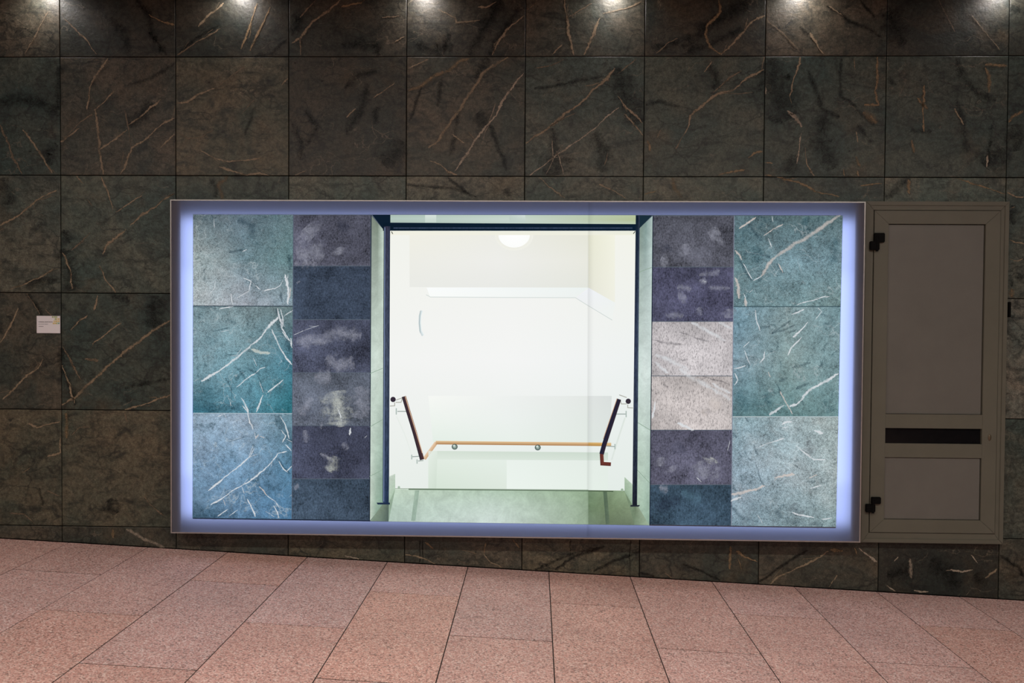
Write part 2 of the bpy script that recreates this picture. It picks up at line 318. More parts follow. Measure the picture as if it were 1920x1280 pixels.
# veins, cracks and dark clouds of the slabs: (colour, width px, strength, scale, x offset, y offset, points)
def strips(name, items, mat, parent, y, pxm, box2=None):
    """soft-edged bands lying on the stone face; items: (colour, width, alpha, [(x, z)...]) in metres"""
    V, F, UV, C = [], [], [], []
    twigs = []
    for col, wd, al, pts in items:
        # hairline offshoots, as such veins have
        ln = sum((Vector(b)-Vector(a)).length for a, b in zip(pts, pts[1:]))
        if ln < 0.10 or wd > 0.011: continue
        for _ in range(2 if ln > 0.25 else 1):
            i = random.randrange(len(pts)-1); a, b = Vector(pts[i]), Vector(pts[i+1]); q = a.lerp(b, random.random()); d = b-a
            if d.length < 1e-4: continue
            ang = math.atan2(d.y, d.x)+random.choice((-1, 1))*random.uniform(0.12, 0.5)+(math.pi if random.random() < 0.4 else 0); tl = ln*random.uniform(0.14, 0.3)
            e = q+Vector((math.cos(ang), math.sin(ang)))*tl
            if box2 is not None: e = Vector((min(max(e.x, box2[0]), box2[1]), min(max(e.y, box2[2]), box2[3])))
            twigs.append((col, max(0.0022, wd*0.42), al*0.6, [q, q.lerp(e, 0.5)+Vector((random.uniform(-1, 1), random.uniform(-1, 1)))*tl*0.05, e]))
    for col, wd, al, pts in list(items)+twigs:
        P = [Vector(p) for p in pts]; ph1, ph2 = random.uniform(0, 6), random.uniform(0, 6)
        # resample with a jagged wander
        Q = []
        for a, b in zip(P, P[1:]):
            n = max(1, int((b-a).length/(0.012)))
            for i in range(n): Q.append(a.lerp(b, i/n))
        Q.append(P[-1]); n = len(Q)
        if n < 2: continue
        wob = 0; base = len(V)
        for i, q in enumerate(Q):
            d = (Q[min(i+1, n-1)]-Q[max(i-1, 0)]); d = d.normalized() if d.length > 0 else Vector((1, 0)); nn = Vector((-d.y, d.x))
            wob = wob*0.75+random.uniform(-1, 1)*min(wd, 0.008)*0.35
            u = i/(n-1); tp = min(1, 0.45+5*u, 0.45+5*(1-u))
            hw = wd*tp*random.uniform(0.8, 1.2)*(1+0.45*math.sin(ph1+i*0.37)*math.sin(ph2+i*0.11)*(1 if wd < 0.011 else 0))
            wide = min(1.0, max(0.75 if sum(col) < 0.2 and wd > 0.004 else 0.0, (wd-0.010)/0.008))
            for s in (-1, 0, 1):
                v = q+nn*(wob+s*hw); V.append((v.x, y, v.y)); UV.append((wide, s)); C.append((*col, al))
        for i in range(n-1):
            b0 = base+i*3
            F += [(b0, b0+1, b0+4, b0+3), (b0+1, b0+2, b0+5, b0+4)]
    o = parent_world(parent); V = [(v[0]-o.x, v[1]-o.y, v[2]-o.z) for v in V]
    me = bpy.data.meshes.new(name); me.from_pydata(V, [], F)
    uvl = me.uv_layers.new(name='UVMap'); ca = me.color_attributes.new('Col', 'FLOAT_COLOR', 'POINT')
    for lp in me.loops: uvl.data[lp.index].uv = UV[lp.vertex_index]
    for i, c in enumerate(C): ca.data[i].color = c
    me.update(); ob = link(name, me, mat); ob.parent = parent; return ob
VC = {'t': (0.245, 0.192, 0.128), 'p': (0.31, 0.26, 0.20), 'o': (0.215, 0.152, 0.085), 'd': (0.006, 0.008, 0.007), 'f': (0.18, 0.14, 0.095)}
VA = {'t': 0.95, 'p': 0.95, 'o': 0.95, 'd': 0.9, 'f': 0.8}
VEINS = []
def S(ox, oy, sc, text):
    """vein survey: 'colour width x,y x,y ...' lines, measured in enlargements of the photograph"""
    for ln in text.strip().splitlines():
        a = ln.split(); VEINS.append((a[0], float(a[1])/sc, [(ox+float(p.split(',')[0])/sc, oy+float(p.split(',')[1])/sc) for p in a[2:]]))
S(0, 0, 3.0, """
t 12 0,1270 90,1220 240,1105 320,1070
t 12 340,800 400,760 445,718
t 13 610,330 560,400 530,440 510,490 500,560 490,615
t 16 535,620 548,720 560,850 585,985
t 10 530,620 590,570 640,510
t 10 560,840 620,800 715,730
t 10 720,700 790,665 850,600 905,560
t 12 680,985 715,910 745,830 830,775 920,690 980,660
f 7 700,620 725,720 740,830
t 9 905,830 940,795 985,755
f 8 350,790 450,690 520,640
o 12 840,80 900,120 985,145
d 30 770,0 840,90 850,180 940,310
d 20 840,180 900,260 910,310
d 40 620,100 700,200 720,300
t 9 440,180 490,230 545,305
f 8 360,100 440,180
f 10 270,70 180,240 140,305
t 13 1115,150 1170,95 1260,20
f 10 1000,310 1100,240 1240,160
d 14 1010,300 1100,220 1230,150
o 11 1450,20 1410,150 1360,280
o 11 1520,40 1460,170 1405,285
d 18 1610,220 1530,300 1430,380
t 16 1919,0 1840,70 1760,125 1690,210 1640,240
f 9 1690,210 1695,310
f 9 1780,0 1720,60 1690,100
d 40 1640,90 1690,110 1640,200
t 13 990,580 1060,570 1120,525 1220,490
f 7 1220,490 1300,430 1380,380
f 9 990,745 1060,780 1140,770 1200,730
t 9 1125,845 1200,885 1270,910 1380,905 1480,885
t 11 1230,940 1390,985 1460,970 1515,990
t 10 1585,480 1625,440
t 9 1660,985 1720,960
o 32 1280,995 1230,1040 1245,1090 1255,1118
d 24 1180,1010 1215,1060 1210,1110
t 13 130,730 190,810 240,880 295,975
f 12 0,700 50,800 80,900 130,980
d 50 0,575 120,560 250,580 340,650
d 40 335,370 325,480 340,620
d 50 310,800 260,860 290,930
d 50 20,1000 40,1080 60,1150
d 60 720,720 800,640 860,580
t 9 430,990 470,1030
t 8 570,990 610,1080 640,1180
t 9 650,1195 720,1150 800,1100
t 12 730,1270 800,1210 880,1160 920,1120 980,1085
f 9 520,1160 490,1120
d 18 720,480 850,440 980,360
d 30 1640,700 1700,800 1690,900
d 26 1720,620 1780,720 1720,820
d 16 1430,600 1380,760
f 6 1360,640 1430,560
""")
S(640, 0, 3.0, """
t 7 370,385 440,355 490,335
o 22 375,510 450,480 520,430 600,400 660,350 720,325
d 12 450,480 410,600 385,680
t 18 940,325 880,360 800,410 750,480 690,580 630,665 580,740 540,800 490,835
p 13 1025,410 970,480 920,550 870,650 800,730 740,810 690,890 640,965
t 14 500,905 560,930 600,970 650,988
t 9 625,755 690,805
f 7 710,740 755,785
t 12 850,310 890,220 950,150 1030,90
f 10 545,55 640,100 650,130 780,115
t 10 870,10 820,45 770,40
d 55 900,0 820,130 740,260 720,310
d 30 1010,30 900,190 830,310
d 36 750,440 830,330
d 20 660,620 640,760 610,880
d 20 560,440 540,600
d 30 600,190 575,310
d 50 420,250 540,290 620,240
t 15 1255,0 1270,90 1275,180 1310,310
t 15 1455,100 1420,190 1365,310
t 9 1240,250 1190,310
f 7 1280,95 1410,20
f 8 1470,75 1600,50 1690,10
f 9 1035,60 1100,10
t 15 1030,805 1130,740 1230,670 1300,610 1370,560 1410,510 1480,450 1540,385
f 7 1570,405 1620,365 1660,330
p 8 1060,985 1170,905 1300,810 1420,730 1480,670 1560,605
d 90 1535,370 1570,480 1620,580 1690,690
t 10 1555,540 1600,600 1650,640 1695,690
t 12 1590,640 1650,700 1700,760
d 45 1190,720 1195,800 1200,860
d 130 1200,860 1205,920 1210,985
p 5 1150,980 1190,900 1185,790
p 5 1250,980 1230,900 1210,850
d 60 1420,750 1480,850 1470,970
f 6 1500,860 1480,930
o 14 1720,790 1740,850
f 8 1770,780 1800,730
d 14 1085,495 1180,490 1270,470
f 6 1095,385 1180,370 1250,335
d 16 1270,470 1480,430
t 11 1110,1000 1170,1050 1260,1110
t 9 1450,1035 1540,1080 1600,1115
o 24 1860,1000 1880,1060 1915,1110
o 12 1705,1090 1770,1075
d 15 370,1040 500,1050 640,1060 760,1105
d 15 600,1000 720,1090
d 30 920,1060 950,1100
t 8 180,550 240,510 300,465
t 7 30,660 80,610
d 40 150,470 120,600 30,760
d 90 340,790 300,870 250,940
d 30 200,600 190,700
d 30 20,500 80,430 200,400
t 8 300,235 355,205
o 12 0,40 120,15
f 8 230,100 330,90
d 40 0,250 200,250 220,310
d 20 830,700 900,860 930,960
d 70 760,640 820,700
f 8 1880,840 1919,770
d 16 1710,590 1790,570 1900,600
d 30 1720,270 1850,260 1900,220
f 8 1770,300 1840,240 1890,215
""")
S(1280, 0, 3.0, """
o 16 200,0 210,70 135,150 125,200 160,270 215,305
t 15 215,308 270,260 330,190 390,120 460,85
d 55 0,270 120,160 260,80 380,0
d 30 0,310 200,230 330,150
t 8 165,345 120,405
t 14 0,770 40,700 40,650 120,580 200,530 290,500 330,460 400,420 455,390
f 9 170,520 260,440 330,395
o 12 370,890 400,865 450,850
o 10 200,985 290,965 350,950
d 40 150,370 200,460 170,500
f 8 470,110 560,185 640,270
t 12 715,185 750,230 790,305
d 16 660,150 710,190
d 16 810,30 880,70 940,120 1060,170 1120,215
f 8 820,35 900,90
d 12 1000,0 1080,100
t 12 660,320 640,400 610,470 600,545
p 15 585,625 630,660 670,715
p 8 665,750 655,830 640,920
t 8 690,830 695,920 740,990
o 42 1012,632 1050,650 1090,695
o 16 1095,320 1095,450 1085,510 1100,590 1020,590
t 9 965,330 970,390
t 9 975,740 985,800
o 18 975,880 1000,935
o 10 985,960 990,990
o 10 905,950 910,990
d 24 700,390 740,480 790,620 880,665
d 80 790,650 780,800 850,950
d 130 510,330 500,450 560,560 620,660
d 16 890,330 890,540 980,600
d 20 970,620 1080,700
d 20 980,700 1060,800
d 60 620,870 600,980
d 26 480,660 560,690
p 10 465,490 470,530
o 18 1320,550 1350,590 1380,610
o 13 1355,480 1350,740
o 20 1285,790 1300,860
t 10 1530,610 1580,700
o 20 1700,380 1720,420 1720,520
o 18 1700,365 1820,370
d 30 1540,330 1570,430 1660,530 1760,570
d 30 1540,560 1580,700 1600,860
d 110 1800,830 1700,940
d 20 1740,700 1720,930
d 20 1150,440 1200,480
d 20 1280,740 1400,740
p 8 1710,870 1710,940
o 10 460,915 505,920
o 10 460,985 500,988
o 12 530,1000 640,1020 760,1080 880,1105
o 10 1000,1045 1120,1030
d 35 1140,1110 1200,1060 1280,1000
o 14 1270,1010 1275,1090
o 8 1550,1005 1680,1050 1820,1090
o 20 1835,690 1860,655 1915,625
t 11 1820,1085 1870,1110 1919,1108
d 90 1860,700 1880,850
d 90 1160,60 1200,180 1260,240
d 50 1840,40 1900,60
f 5 1440,0 1530,180
f 6 1620,80 1780,280
""")
S(0, 427, 2.133, """
t 7 40,245 100,225 170,195 215,165
d 45 245,85 270,150 295,250
t 7 250,100 285,170 290,245
f 6 290,90 330,50 365,15
t 9 410,105 430,65 470,35 505,5
t 8 400,150 425,210 465,320
t 8 390,270 375,330
t 7 285,410 320,370 350,350
t 7 370,465 430,420 485,378
t 12 245,710 300,680 350,630 410,575 480,510 560,450 630,400 683,370
t 8 500,725 570,710 620,690 683,665
t 8 10,685 60,640 100,600 150,560 175,525
t 7 0,460 40,400 72,320
d 16 110,265 140,300 170,350
f 6 180,325 215,360
f 5 110,265 160,345
d 24 170,480 230,560 290,660 300,710
t 9 245,550 280,640 300,700
f 7 250,475 290,540 325,610
t 9 110,785 150,795 240,775
o 16 265,740 265,840
t 8 265,840 245,900 190,915
f 6 290,830 320,800 360,795
f 7 575,1070 600,1105 655,1150
f 6 40,1140 100,1145 140,1180
f 6 190,1050 240,1070
f 6 90,980 120,960
p 14 505,1205 570,1240 660,1275
o 12 450,1205 455,1240
d 60 620,270 610,400
d 30 440,275 520,290
d 24 100,220 230,210
d 14 500,640 680,600
d 10 160,1040 175,1110
d 50 430,1090 470,1140
f 6 500,735 510,775
f 6 0,10 15,0
d 20 250,10 280,60
f 6 210,1000 225,1005
f 9 340,525 395,528
""")
S(640, 980, 3.0, """
t 10 360,180 430,190 530,235
t 9 800,170 840,220 905,255
o 12 470,110 520,140
o 9 810,110 800,170
f 8 680,150 760,175
f 7 650,205 720,250
d 13 1090,265 1200,215 1290,175 1440,140
d 13 1200,265 1310,190 1480,130
d 14 1420,275 1530,210 1680,165
d 5 440,95 440,235
d 5 457,95 457,235
d 8 1290,90 1290,185
d 8 1625,95 1622,290
p 7 20,185 100,205
o 9 960,90 1000,140
d 12 1680,280 1760,300
f 8 1820,280 1865,315
""")
S(1280, 980, 3.0, """
o 18 265,130 265,260
o 12 300,160 350,190 425,215
o 9 310,200 330,260
t 12 490,345 560,290 680,240 760,200 820,160
d 12 430,330 560,240 700,150
t 9 820,365 870,295
d 12 0,230 120,280 210,335
p 14 990,140 1090,220
p 20 1275,200 1285,310
p 12 1505,262 1570,275 1630,260
p 9 1190,215 1210,190
p 9 1150,350 1195,385
p 10 1300,380 1380,390
t 14 1700,310 1770,260
p 9 1620,180 1660,225
p 7 1595,405 1610,390
d 14 1780,180 1890,250 1910,300
d 60 1150,300 1300,270
d 70 1400,200 1560,360
d 50 1700,360 1640,290
o 14 830,150 900,155
o 12 965,140 980,175
""")
S(1860, 360, 4.92, """
t 14 160,437 220,460 295,475
t 9 160,615 200,630 240,635 280,610
o 60 180,890 190,970
d 60 190,120 185,300
d 40 210,790 260,790 295,760
t 10 165,150 210,135
d 30 175,800 185,870
""")
# pinned dowel marks of the slabs
for p in ((392,154),(485,287),(604,153),(1047,152),(1265,152),(1369,285),(1726,152),(1593,283),(1147,57),(1826,62),(56,284),(553,119)):
    VEINS.append(('d', 5.0, [(p[0]-2, p[1]), (p[0]+2.5, p[1])]))
per = {}
for kind, wd, pts in VEINS:
    P = [at(*p) for p in pts]; c = sum(P, Vector())/len(P)
    for key, t in TILES.items():
        r, cc = key
        if xs[cc] <= c.x < xs[cc+1] and (zs[r+1] if zs[r+1] is not None else -1) <= c.z < zs[r]:
            # keep the band inside its own slab
            m = 0.004; x0, x1, z1 = xs[cc]+m, xs[cc+1]-m, zs[r]-m
            Q = []
            for p in P:
                z0 = (zs[r+1]+m) if zs[r+1] is not None else floor_z(p.x)+0.008
                Q.append((min(max(p.x, x0), x1), min(max(p.z, z0), z1)))
            hw = wd*PXM*0.80
            per.setdefault(key, []).append((VC[kind], hw*(1.5 if kind == 'd' and wd > 3.5 else 1.0), VA[kind], Q)); break
for key, items in per.items():
    items.sort(key=lambda i: 0 if i[0] == VC['d'] else 1)
    dark = [i for i in items if i[0] == VC['d']]; pale = [i for i in items if i[0] != VC['d']]
    r, cc = key; bx = (xs[cc]+0.004, xs[cc+1]-0.004, (zs[r+1] if zs[r+1] is not None else floor_z(xs[cc]))+0.006, zs[r]-0.004)
    if dark: strips('dark_veins', dark, VEIN, TILES[key], -0.0016, PXM, bx)
    if pale: strips('pale_veins', pale, VEIN, TILES[key], -0.0024, PXM, bx)

# floor: a ramp of pink granite slabs
th = math.atan(RAMP); cth = math.cos(th)
floor = box('floor', XL/cth, XR/cth, -8.0, 0.0, -0.12, -0.0014, FGROUT); tag(floor, 'sloping floor of pink speckled granite slabs', kind='structure')
floor.location = Vector((0, 0, 0)); floor.rotation_euler = (0, th, 0)
for v in floor.data.vertices: v.co += Vector(((XL+XR)/2/cth, -4.0, -0.0607))
PW, PL = 0.4155/cth, 0.9695
def slab_mesh(wd, ln):
    bm = bmesh.new(); bm_box(bm, -wd/2, wd/2, -ln/2, ln/2, -0.018, 0.0)
    es = [e for e in bm.edges if all(v.co.z > -0.001 for v in e.verts)]; bmesh.ops.bevel(bm, geom=es, offset=0.0007, segments=1, affect='EDGES')
    me = bpy.data.meshes.new('granite_slab'); bm.to_mesh(me); bm.free(); me.materials.append(GRANITE); return me
FULL = slab_mesh(PW-0.0042, PL-0.0064); cut = {}
PINK = {2: (1.0, 1.0, 1.0)}
for k in range(-5, 17):
    xa = (-2.4150+0.4155*k)/cth
    off = 0.0 if k % 2 else 0.485
    edges = [0.0] + [off+PL*i for i in range(0, 9) if 0.02 < off+PL*i < 7.99] + [8.0]
    for a, b in zip(edges, edges[1:]):
        ln = b-a
        if ln < 0.05 or xa < XL/cth or xa+PW > XR/cth: continue
        me = FULL if abs(ln-PL) < 1e-4 else cut.setdefault(round(ln, 3), slab_mesh(PW-0.0042, ln-0.0064))
        o = bpy.data.objects.new('granite_slab', me); COL.objects.link(o); o.parent = floor
        o.location = (xa+PW/2, -(a+b)/2, random.uniform(-0.0004, 0.0004))
        h = random.uniform(-1, 1); s = random.uniform(0.95, 1.05); o.color = (s, s*(1-0.05*h), s*(1-0.10*h), 1)
ceil = box('ceiling', XL, XR, -8.0, 0.2, CEIL, CEIL+0.15, CEILM); tag(ceil, 'plain pale ceiling with downlights', kind='structure')
wf = box('wall_front', XL, XR, -8.2, -8.0, -0.35, CEIL, DARKWALL); tag(wf, 'dark stone wall across the passage', kind='structure')

# ------------------------------------------------------------------ lamps
def cyl(bm, r0, r1, z0, z1, n=24, cap=True):
    bmesh.ops.create_cone(bm, cap_ends=cap, segments=n, radius1=r0, radius2=r1, depth=abs(z1-z0), matrix=Matrix.Translation((0, 0, (z0+z1)/2)))
ringme = None
for i, x in enumerate(SPOT_X):
    r = empty('downlight', (x, -0.075, CEIL)); tag(r, 'small round recessed ceiling downlight close to the stone slab wall', 'downlight', 'row of downlights along the wall')
    if ringme is None:
        bm = bmesh.new(); n = 24
        rings = [[bm.verts.new((rr*math.cos(2*math.pi*k/n), rr*math.sin(2*math.pi*k/n), zz)) for k in range(n)] for rr, zz in ((0.058, 0.0), (0.058, -0.006), (0.046, -0.008), (0.043, -0.001))]
        for a, b in zip(rings, rings[1:]):
            for k in range(n): bm.faces.new((a[k], a[(k+1) % n], b[(k+1) % n], b[k]))
        ringme = bpy.data.meshes.new('trim_ring'); bm.to_mesh(ringme); bm.free(); ringme.materials.append(ALU)
        bm = bmesh.new(); cyl(bm, 0.043, 0.040, -0.0005, -0.004); lensme = bpy.data.meshes.new('lens'); bm.to_mesh(lensme); bm.free(); lensme.materials.append(LENS)
    for nm, me in (('trim_ring', ringme), ('lens', lensme)):
        o = bpy.data.objects.new(nm, me); COL.objects.link(o); o.parent = r
    area('downlight_lamp', (0, 0, -0.012), (0, 0, 0), 0.08, 0, SPOT_W, SPOT_TINT, r, 'DISK')
for y, wts in LINE_ROWS:
    for x in (-3.2, -1.07, 1.07, 3.2):
        r = empty('ceiling_light', (x, y, CEIL)); tag(r, 'long white linear ceiling light along the passage', 'ceiling light', 'linear ceiling lights')
        bm = bmesh.new(); bm_box(bm, -0.95, 0.95, -0.09, 0.09, -0.06, 0.0, 0.008); me = bpy.data.meshes.new('housing'); bm.to_mesh(me); bm.free(); o = link('housing', me, ALU); o.parent = r
        bm = bmesh.new(); bm_box(bm, -0.93, 0.93, -0.075, 0.075, -0.066, -0.060, 0.002); me = bpy.data.meshes.new('diffuser'); bm.to_mesh(me); bm.free(); o = link('diffuser', me, LENS); o.parent = r
        area('linear_lamp', (0, 0, -0.075), (0, 0, 0), 1.86, 0.15, wts, LAMP_TINT, r)

# ------------------------------------------------------------------ lightbox
YF = -0.10                                            # front of the stretched print
BX0, BX1, BZ0, BZ1 = -1.8360, 1.6150, CAM_Z-1.0744, CAM_Z+0.6055
root = empty('lightbox', ((BX0+BX1)/2, 0, BZ0))
tag(root, 'wide glowing lightbox with blue-lit edge showing a photograph of a white stairwell', 'lightbox')
def tray(name, x0, x1, z0, z1, y0, y1, wall, mat, parent):
    """open-fronted tray: back plate and four sides"""
    bm = bmesh.new(); bm_box(bm, x0, x1, y1-0.004, y1, z0, z1)
    bm_box(bm, x0, x0+wall, y0, y1-0.004, z0, z1); bm_box(bm, x1-wall, x1, y0, y1-0.004, z0, z1)
    bm_box(bm, x0+wall, x1-wall, y0, y1-0.004, z0, z0+wall); bm_box(bm, x0+wall, x1-wall, y0, y1-0.004, z1-wall, z1)
    return finish(name, bm, mat, parent, origin=((x0+x1)/2, y1, z0))
tray('housing', BX0, BX1, BZ0, BZ1, YF+0.002, -0.003, 0.004, INNER, root)
fr = 0.0045
bm = bmesh.new()
for a in ((BX0-0.001, BX0+fr, BZ0-0.001, BZ1+0.001), (BX1-fr, BX1+0.001, BZ0-0.001, BZ1+0.001)): bm_box(bm, a[0], a[1], YF-0.005, YF+0.03, a[2], a[3])
for a in ((BX0+fr, BX1-fr, BZ0-0.001, BZ0+fr), (BX0+fr, BX1-fr, BZ1-fr, BZ1+0.001)): bm_box(bm, a[0], a[1], YF-0.005, YF+0.03, a[2], a[3])
finish('frame', bm, ALU, root, origin=(BX0, YF, BZ0))
# print outline (metres on the front plane)
pTL, pTR, pBR, pBL = at(362, 402, YF), at(1580, 404, YF), at(1567.5, 989.5, YF), at(361, 972, YF)
oTL, oTR, oBR, oBL = Vector((BX0+fr, YF, BZ1-fr)), Vector((BX1-fr, YF, BZ1-fr)), Vector((BX1-fr, YF, BZ0+fr)), Vector((BX0+fr, YF, BZ0+fr))
V = [v - parent_world(root) for v in (pTL, pTR, pBR, pBL, oTL, oTR, oBR, oBL)]
me = bpy.data.meshes.new('diffuser_border'); me.from_pydata(V, [], [(0,4,5,1), (1,5,6,2), (2,6,7,3), (3,7,4,0)]); me.update()
o = link('diffuser_border', me, FABRIC, root); o['label'] = 'unprinted white border glowing blue'
# inner baffles that give the sharp dark side bands
lx0, lx1 = at(340, 690, YF).x, at(1598.5, 690, YF).x
box('baffle', BX0+0.004, lx0, YF+0.008, YF+0.010, BZ0+0.004, BZ1-0.004, INNER, root)
box('baffle', lx1, BX1-0.004, YF+0.008, YF+0.010, BZ0+0.004, BZ1-0.004, INNER, root)
LEDC = (0.42, 0.53, 1.0)
rt = (-math.pi/2, 0, 0); cxm, czm = (BX0+BX1)/2, (BZ0+BZ1)/2
def led(x0, x1, z0, z1, watts, y=-0.02):
    area('led_strip', Vector(((x0+x1)/2, y, (z0+z1)/2))-parent_world(root), rt, x1-x0, z1-z0, watts, LEDC, root)
led(lx0, lx0+0.40, BZ0+0.305, BZ1-0.325, LED_SIDE, -0.055); led(lx1-0.40, lx1, BZ0+0.305, BZ1-0.325, LED_SIDE, -0.055)
led(lx0, lx1, BZ1-0.32, BZ1-0.088, LED_END*1.15, -0.060); led(lx0, lx1, BZ0+0.080, BZ0+0.31, LED_END*1.1, -0.055)

# the print: two joined sheets; everything on them is flat ink on one plane
SEAM = 1103.0
def edge(p, q, x):                                    # y pixel on the line p-q at x
    return p[1]+(q[1]-p[1])*(x-p[0])/(q[0]-p[0])
def sheet(pts):
    P = [at(*p, YF) for p in pts]; o = parent_world(root); n = len(P)
    V = [p-o for p in P] + [p-o+Vector((0, 0.0012, 0)) for p in P]
    me = bpy.data.meshes.new('print_sheet'); me.from_pydata(V, [], [tuple(range(n))[::-1], tuple(range(n, 2*n))] + [(i, (i+1) % n, (i+1) % n+n, i+n) for i in range(n)]); me.update()
    ca = me.color_attributes.new('Col', 'FLOAT_COLOR', 'POINT')
    for d in ca.data: d.color = (0.10, 0.125, 0.16, 1)
    return link('print_sheet', me, PP['plain'], root)
yt, yb = edge((362, 402), (1580, 404), SEAM), edge((361, 972), (1567.5, 989.5), SEAM)
sh1 = sheet([(362, 402), (SEAM, yt), (SEAM, yb), (361, 972)]); sh2 = sheet([(SEAM, yt), (1580, 404), (1567.5, 989.5), (SEAM, yb)])
LAY = [0]
def piece(name, pts, cols, mat='plain', layer=1, n=10, parent=None):
    """flat printed patch; 4 corners with 4 colours (or a 3 x 3 list) blend across, otherwise one colour"""
    cx = sum(p[0] for p in pts)/len(pts); par = parent or (sh1 if cx < SEAM else sh2); o = parent_world(par)
    y = YF-0.0003*layer; V, F, C = [], [], []
    if len(pts) == 4 and len(cols) in (4, 9):
        cl = [rgb(c) for c in cols]
        def cb(u, v):
            if len(cl) == 4: g = [[cl[0], cl[1]], [cl[3], cl[2]]]; k = 1
            else: g = [cl[0:3], cl[3:6], cl[6:9]]; k = 2
            a, b = min(int(u*k), k-1), min(int(v*k), k-1); fu, fv = u*k-a, v*k-b
            return tuple((g[b][a][i]*(1-fu)+g[b][a+1][i]*fu)*(1-fv)+(g[b+1][a][i]*(1-fu)+g[b+1][a+1][i]*fu)*fv for i in range(3))
        for j in range(n+1):
            for i in range(n+1):
                u, v = i/n, j/n
                px = (pts[0][0]*(1-u)+pts[1][0]*u)*(1-v)+(pts[3][0]*(1-u)+pts[2][0]*u)*v
                py = (pts[0][1]*(1-u)+pts[1][1]*u)*(1-v)+(pts[3][1]*(1-u)+pts[2][1]*u)*v
                V.append(at(px, py, y)-o); C.append(cb(u, v))
        F = [(j*(n+1)+i, (j+1)*(n+1)+i, (j+1)*(n+1)+i+1, j*(n+1)+i+1) for j in range(n) for i in range(n)]
    else:
        V = [at(p[0], p[1], y)-o for p in pts]; C = [rgb(c) for c in (cols if len(cols) == len(pts) else [cols[0]]*len(pts))]; F = [tuple(range(len(pts)))[::-1]]
    me = bpy.data.meshes.new(name); me.from_pydata(V, [], F); me.update()
    ca = me.color_attributes.new('Col', 'FLOAT_COLOR', 'POINT')
    if mat == 'green': C = [(c[0]*1.08, c[1]*1.05, c[2]*1.10) for c in C]
    if mat == 'charcoal':
        C = [tuple(0.12*sum(c)/3+0.88*v for v in c) for c in C]; C = [(c[0]*1.02, c[1]*1.05, c[2]*1.0) for c in C]
    for d, c in zip(ca.data, C): d.color = (*c, 1)
    return link(name, me, PP[mat], par)
def line(name, pts, wd, cols, layer=3, mat='plain', parent=None):
    """printed band along a polyline, one mesh; a colour on each edge of the band"""
    cx = sum(p[0] for p in pts)/len(pts); par = parent or (sh1 if cx < SEAM else sh2); o = parent_world(par); y = YF-0.0003*layer
    P = [Vector(p) for p in pts]; n = len(P); V, C = [], []; c0, c1 = rgb(cols[0]), rgb(cols[-1])
    for i, p in enumerate(P):
        if 0 < i < n-1:
            d0 = (P[i]-P[i-1]).normalized(); d1 = (P[i+1]-P[i]).normalized(); d = (d0+d1).normalized(); k = 1/max(0.4, d.dot(d0))
        else: d = (P[min(i+1, n-1)]-P[max(i-1, 0)]).normalized(); k = 1
        nn = Vector((-d.y, d.x))*wd/2*k
        for s, c in ((-1, c0), (1, c1)):
            q = p+nn*s; V.append(at(q.x, q.y, y)-o); C.append(c)
    me = bpy.data.meshes.new(name); me.from_pydata(V, [], [(2*i, 2*i+1, 2*i+3, 2*i+2) for i in range(n-1)]); me.update()
    ca = me.color_attributes.new('Col', 'FLOAT_COLOR', 'POINT')
    for d, c in zip(ca.data, C): d.color = (*c, 1)
    return link(name, me, PP[mat], par)
def disc(name, cx, cy, rx, ry, c_in, c_out, layer=4, a0=0, a1=360, parent=None):
    par = parent or (sh1 if cx < SEAM else sh2); o = parent_world(par); y = YF-0.0003*layer; n = 28
    V = [at(cx, cy, y)-o]; C = [rgb(c_in)]
    for i in range(n+1):
        a = math.radians(a0+(a1-a0)*i/n); V.append(at(cx+rx*math.cos(a), cy+ry*math.sin(a), y)-o); C.append(rgb(c_out))
    me = bpy.data.meshes.new(name); me.from_pydata(V, [], [(0, i+1, i+2) for i in range(n)]); me.update()
    ca = me.color_attributes.new('Col', 'FLOAT_COLOR', 'POINT')
    for d, c in zip(ca.data, C): d.color = (*c, 1)
    return link(name, me, PP['plain'], par)

def ptop(x): return edge((362, 402), (1580, 404), x)
def pbot(x): return edge((361, 972), (1567.5, 989.5), x)
# printed stone: large green slabs at the outside, charcoal bricks next to the doorway
G = 'printed_green_slab'
piece(G, [(362, 402), (550, 402.3), (549.3, 573), (362, 572.5)], [(92,108,112), (88,104,112), (92,118,122), (150,166,164), (110,136,142), (98,128,128), (168,182,182), (150,160,166), (118,142,150)], 'green')
piece(G, [(362, 574), (549.3, 574.5), (548, 774), (361.5, 773.5)], [(112,136,140), (124,146,148), (98,118,118), (122,154,162), (112,150,158), (70,118,132), (48,98,112), (84,136,152), (44,112,122)], 'green')
piece(G, [(361.5, 775), (548, 775.5), (547, 974.6), (361, 972)], [(138,162,176), (146,168,182), (100,134,144), (122,154,178), (112,148,172), (84,126,150), (72,100,118), (90,126,154), (72,112,142)], 'green')
Bk = 'printed_charcoal_brick'
ys = [402.5, 498.5, 599, 698.5, 797.5, 897.5, 976]; cc = [(82,82,100), (57,68,89), (76,80,104), (92,98,116), (66,69,92), (60,75,96)]
for i in range(6):
    xa0, xa1 = 550.5-0.45*i, 550.5-0.45*(i+1); xb0, xb1 = 694.5-0.35*i, 694.5-0.35*(i+1); c = cc[i]
    lo = tuple(int(v*0.86) for v in c); hi = tuple(min(255, int(v*1.12)) for v in c)
    yA, yB = ys[i]+0.6, ys[i+1]-0.6
    piece(Bk, [(xa0, yA), (xb0, yA), (xb1, yB if i < 5 else 977), (xa1, yB if i < 5 else 974.8)], [c, lo, c, hi, c, lo, hi, c, c] if i != 1 else [c]*4, 'charcoal')
